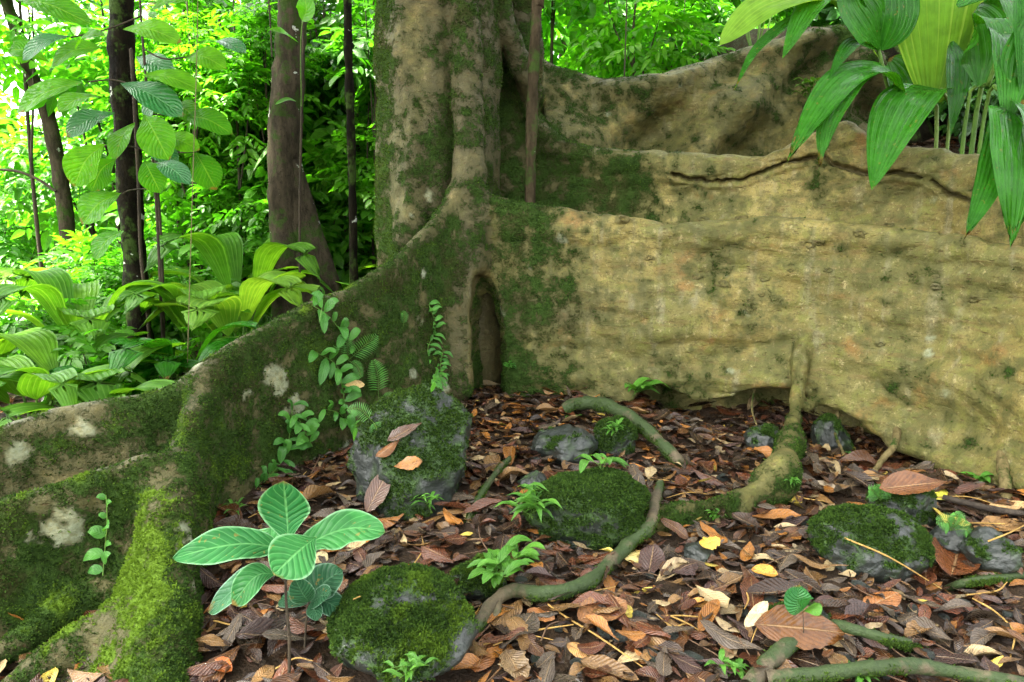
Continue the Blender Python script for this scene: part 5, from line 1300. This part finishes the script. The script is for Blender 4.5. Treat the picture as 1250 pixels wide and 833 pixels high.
for args in [(285, 5.1, 7, .62, .32, 'clump of upright broad pleated leaves, brightest of those left of the spotted trunk', PALM_L, 1.2, 1), (240, 5.4, 7, .58, .28, 'clump of broad pleated leaves behind the pale hanging strand', PALM_B, 1.1, 2), (318, 4.9, 7, .36, .2, 'low pleated clump just above the crest of the left root', PALM_B, .8, 3),
             (98, 4.9, 7, .62, .28, 'tall pleated clump left of the blackish trunk', PALM_B, 1.1, 4), (75, 4.1, 7, .62, .26, 'arching pleated clump just behind the far left fork', PALM_B, .6, 5), (28, 3.75, 6, .72, .2, 'arching narrow clump just above the left end of the far fork', PALM_B, .55, 31), (105, 3.8, 6, .55, .26, 'low broad clump just above the far fork', PALM_B, .6, 32), (215, 4.4, 6, .5, .22, 'small pleated clump in front of the blackish trunk', PALM, .8, 7),
             (150, 4.2, 6, .45, .2, 'small dark clump just above the middle of the far left fork', PALM, .7, 8), (300, 6.2, 7, .8, .3, 'pleated clump at the foot of the spotted trunk', PALM_B, 1.1, 9), (400, 7.0, 7, .8, .26, 'pleated clump right of the spotted trunk', PALM_B, 1.0, 10), (180, 7.5, 8, .75, .3, 'pleated clump behind the blackish trunk', PALM_L, 1.1, 11),
             (90, 6.8, 7, .7, .3, 'pleated clump in front of the leaning trunk', PALM_B, .9, 12), (440, 8.0, 7, 1.3, .16, 'tall clump of narrow strap leaves left of the giant tree', PALM_B, 1.3, 13), (385, 9.5, 8, 1.4, .2, 'clump of narrow leaves behind the spotted trunk', PALM_B, 1.2, 14)]:
    rosette(args[0], args[1], args[2], args[3], args[4], args[5], args[6], args[7], args[8], 'broad' if args[4] > .21 else 'strap')
for args in [(742, 7.2, 6, .45, .2, 'bright pleated clump peeping over the dip of the far root', PALM_L, 1.2, 21), (795, 7.2, 5, .5, .22, 'single bright pleated clump right of the dip of the far root', PALM_L, 1.2, 22), (860, 7.0, 7, .75, .26, 'bright pleated clump over the far root, left of the palm leaves', PALM_L, 1.1, 23),
             (905, 7.8, 7, .9, .24, 'darker pleated clump behind the bright one over the far root', PALM, 1.2, 24)]:
    rosette(args[0], args[1], args[2], args[3], args[4], args[5], args[6], args[7], args[8], 'broad')

# ------------------------------------------------------------------ shrubs and young trees of the forest
kinds = ['leafy mid green shrub', 'dark glossy shrub', 'light yellow-green shrub', 'large-leaved green shrub', 'large-leaved dark shrub']
STM = MB()
tube(STM, [[0, 0, -1.6], [.05, 0, -.8], [0, .05, 0], [.1, .1, .7]], [.03, .028, .02, .01], 20, 6)
tube(STM, [[.04, 0, -.7], [.3, .2, -.2], [.5, .3, .3]], [.018, .014, .006], 12, 5); tube(STM, [[.02, .02, -.4], [-.3, .1, .1], [-.5, -.2, .5]], [.016, .012, .006], 12, 5)
stm = mesh_from('shrub_stem', np.concatenate(STM.V), np.concatenate(STM.F)); stm.materials.append(STEMB)
def shrub(px, py, Y, k, sc, zone):
    p = W(px, py, Y); g = float(gz(p[0], p[1])[0]); T = thing('shrub', (p[0], p[1], g), f'{kinds[k]} in the forest {zone}', 'shrub', f'{kinds[k]}s in the forest {zone}')
    dz = max(p[2] - g, .5 * sc); s = sc
    child('foliage', FM[k], T, (0, 0, dz), s, rng.uniform(0, 6.28)); child('stem', stm, T, (0, 0, dz), (s, s, max(s, dz / 1.6)), rng.uniform(0, 6))
def zone(px):
    if px < 90: return 'by the leaning trunk at the left edge'
    if px < 170: return 'left of the blackish trunk'
    if px < 330: return 'between the blackish and spotted trunks'
    if px < 480: return 'between the spotted trunk and the giant tree'
    return 'above the far root wall'
for px, py, Y, k, sc in [(130, 380, 7.5, 0, .7), (230, 340, 7.5, 3, .7), (290, 250, 8.5, 0, .9), (400, 300, 9, 0, .9), (440, 200, 9, 0, .8), (400, 120, 10, 3, 1.0), (260, 150, 9, 2, .9), (310, 180, 10, 3, 1.0), (220, 60, 8.5, 0, 1.0), (300, 60, 11, 2, 1.0),
                         (110, 200, 10, 0, 1.0), (130, 60, 10, 0, 1.0), (450, 60, 9.5, 0, 1.0), (400, 30, 8.5, 1, .8), (440, 330, 8, 2, .5), (390, 370, 7.5, 3, .5), (250, 420, 6.6, 0, .5), (90, 430, 6, 2, .45), (20, 20, 8, 2, .8), (60, 470, 5, 0, .3), (270, 440, 5.2, 3, .3)]:
    shrub(px, py, Y, k, sc, zone(px))
for i in range(46):
    px = 200 + (i + rng.uniform(.1, .9)) / 46 * 290; shrub(px, rng.uniform(40, 360), rng.uniform(7.4, 10.5), int(rng.choice([0, 2, 2, 3])), rng.uniform(.38, .62), zone(px))
for i in range(7):
    px = rng.uniform(-60, 80); shrub(px, rng.uniform(120, 330), rng.uniform(15, 22), int(rng.choice([2, 2, 0])), rng.uniform(.9, 1.4), zone(px))
for i in range(16):
    px = rng.uniform(80, 210); shrub(px, rng.uniform(350, 430), rng.uniform(6.4, 8.5), int(rng.choice([0, 2, 3])), rng.uniform(.3, .5), zone(px))
for i in range(7):
    shrub(rng.uniform(-20, 120), rng.uniform(450, 480), rng.uniform(4.2, 5.2), 3, rng.uniform(.26, .34), zone(30))
for Y, n, s0 in ((12, 11, 1.1), (15, 9, 1.35)):
    for i in range(n):
        px = 115 + (i + rng.uniform(.1, .9)) / n * 390; shrub(px, rng.uniform(70, 340), Y + rng.uniform(-1, 1.5), int(rng.choice([0, 2, 0, 2, 3])), s0 * rng.uniform(.8, 1.15), zone(px))
for Y, n, s0 in ((9.5, 8, .8), (12, 9, 1.1), (16, 9, 1.5), (20, 8, 1.9)):
    for i in range(n):
        px = 640 + (i + rng.uniform(.1, .9)) / n * 640; shrub(px, rng.uniform(-60, 80), Y + rng.uniform(-1, 1), int(rng.choice([0, 0, 2, 3, 4])), s0 * rng.uniform(.8, 1.1), zone(px))
for px, py, Y, k, sc in [(1165, 95, 6.3, 4, .42), (1215, 110, 5.9, 4, .40), (1260, 90, 6.2, 1, .45), (1130, 60, 7.0, 4, .5), (1200, 30, 7.4, 3, .6)]:
    shrub(px, py, Y, k, sc, 'in the shade behind the palms')
# the far wood as one mass, thinner to the left where the stream opens the forest
mb = MB(); n = 1500
fx = rng.uniform(-26, 26, n); fy = rng.uniform(25, 38, n); fz = gz(fx, fy) + rng.uniform(0, 1, n) ** 1.6 * 7.5
keep = (rng.random(n) < np.where(fx < -13, .08, .7) * np.where(fz > 4.5, .35, 1)); fx, fy, fz = fx[keep], fy[keep], fz[keep]; n = len(fx)
d = rng.normal(size=(n, 3)); d[:, 2] *= .4
for w_ in range(4):
    m = (np.arange(n) % 4) == w_
    scatter(mb, SP[w_], np.stack([fx, fy, fz], 1)[m], frames(d[m], rng.normal(size=(m.sum(), 3)) * .4 + np.array([0, 0, 1])), rng.uniform(2.0, 3.6, m.sum()))
tag(mb.build('distant_forest', FOR1), 'far rainforest foliage seen as one mass between the trunks', 'forest', None, 'stuff')
# stream stones at the far left
STONEM = stem_material('stream_stone', (.20, .20, .21), (.34, .34, .35), 0, .6)
for i, (px, py, Y, s) in enumerate([(25, 405, 11, .45), (60, 410, 10, .3), (-10, 415, 9.5, .5), (40, 430, 9, .28), (5, 440, 8, .35), (75, 395, 12.5, .3)]):
    V, F = ICO3; V = V * (1 + .2 * fbm(V * 1.5 + i * 3, 3)[:, None]) * np.array([1, .8, .5]) * s
    me = mesh_from('stream_stone', V, F); o = link('stream_stone', me, STONEM); p = W(px, py, Y); o.location = (p[0], p[1], float(gz(p[0], p[1])[0]) + s * .15)
    tag(o, 'pale grey rounded stone in the stream bed at the far left', 'stone', 'pale stones in the stream bed')

# the giant tree goes on above the picture: bole, limbs and an added crown, set in the sun's path to shade the foreground
mb = MB(); t0 = np.array([tc[0] - .02, tc[1], 3.38])
tube(mb, [t0, t0 + [.02, .05, 1.5], t0 + [-.1, .15, 3.2]], [.47, .43, .38], 24, 28, .12, 0, 2.5)
for ex_, ey_, ez_ in [(-3.2, 1.5, 5.4), (-1.6, 3.6, 5.6), (1.6, 2.2, 5.6), (-1.2, -.8, 5.2), (.6, 4.2, 5.6)]:
    e = t0 + np.array([ex_, ey_, ez_]); tube(mb, [t0 + [-.05, .1, 2.6], t0 + np.array([ex_ * .35, ey_ * .35, 3.7]), e], [.2, .15, .05], 20, 10, .2)
mb.build('upper_trunk', BARK, TREE, attrs={'moss': np.full(mb.n, .2), 'lichen': np.zeros(mb.n), 'tone': np.full(mb.n, .2), 'young': np.zeros(mb.n)})
CRM = foliage_mesh('crown', FOR2, 760, (2.75, 2.3, .75), [(v * np.array([1.7, 1.7, 1.7]), f, u) for v, f, u in SP], 77, 72)
child('crown', CRM, TREE, [float(t_) for t_ in (np.array([-2.7, 3.3, 8.2]) - tree_base)], 1.45)
# ------------------------------------------------------------------ light
w = bpy.data.worlds.new('World'); SC.world = w; w.use_nodes = True
nt = w.node_tree; bg = nt.nodes['Background']
sky = nt.nodes.new('ShaderNodeTexSky'); sky.sky_type = 'NISHITA'; sky.sun_disc = False
SUN_EL, SUN_AZ = math.radians(61), math.radians(-104)     # azimuth from +y towards +x
sky.sun_elevation = SUN_EL; sky.sun_rotation = SUN_AZ
sky.dust_density = 3.0; sky.air_density = 1.0; sky.ozone_density = .6
bw = nt.nodes.new('ShaderNodeRGBToBW'); nt.links.new(sky.outputs[0], bw.inputs[0])
mxw = nt.nodes.new('ShaderNodeMix'); mxw.data_type = 'RGBA'; mxw.inputs[0].default_value = .80      # bright overcast: most of the blue is veiled
nt.links.new(sky.outputs[0], mxw.inputs[6]); nt.links.new(bw.outputs[0], mxw.inputs[7])
mxt = nt.nodes.new('ShaderNodeMix'); mxt.data_type = 'RGBA'; mxt.blend_type = 'MULTIPLY'; mxt.inputs[0].default_value = 1
nt.links.new(mxw.outputs[2], mxt.inputs[6]); mxt.inputs[7].default_value = (1.0, .97, .90, 1)
nt.links.new(mxt.outputs[2], bg.inputs[0]); bg.inputs[1].default_value = .15
sd_ = bpy.data.lights.new('sun', 'SUN'); so = bpy.data.objects.new('sun', sd_); COL.objects.link(so)
sd_.energy = 5.0; sd_.angle = math.radians(2.0); sd_.color = (1, .95, .86)
dv = Vector((math.sin(SUN_AZ) * math.cos(SUN_EL), math.cos(SUN_AZ) * math.cos(SUN_EL), math.sin(SUN_EL)))
so.rotation_euler = (-dv).to_track_quat('-Z', 'Y').to_euler()
vs = SC.view_settings; vs.view_transform = 'Standard'; vs.look = 'None'; vs.gamma = 1; vs.use_curve_mapping = False
vs.exposure = 3.9
SC.render.film_transparent = False
SC.cycles.max_bounces = 8; SC.cycles.transparent_max_bounces = 4; SC.cycles.use_denoising = True
SC.cycles.sample_clamp_indirect = 6
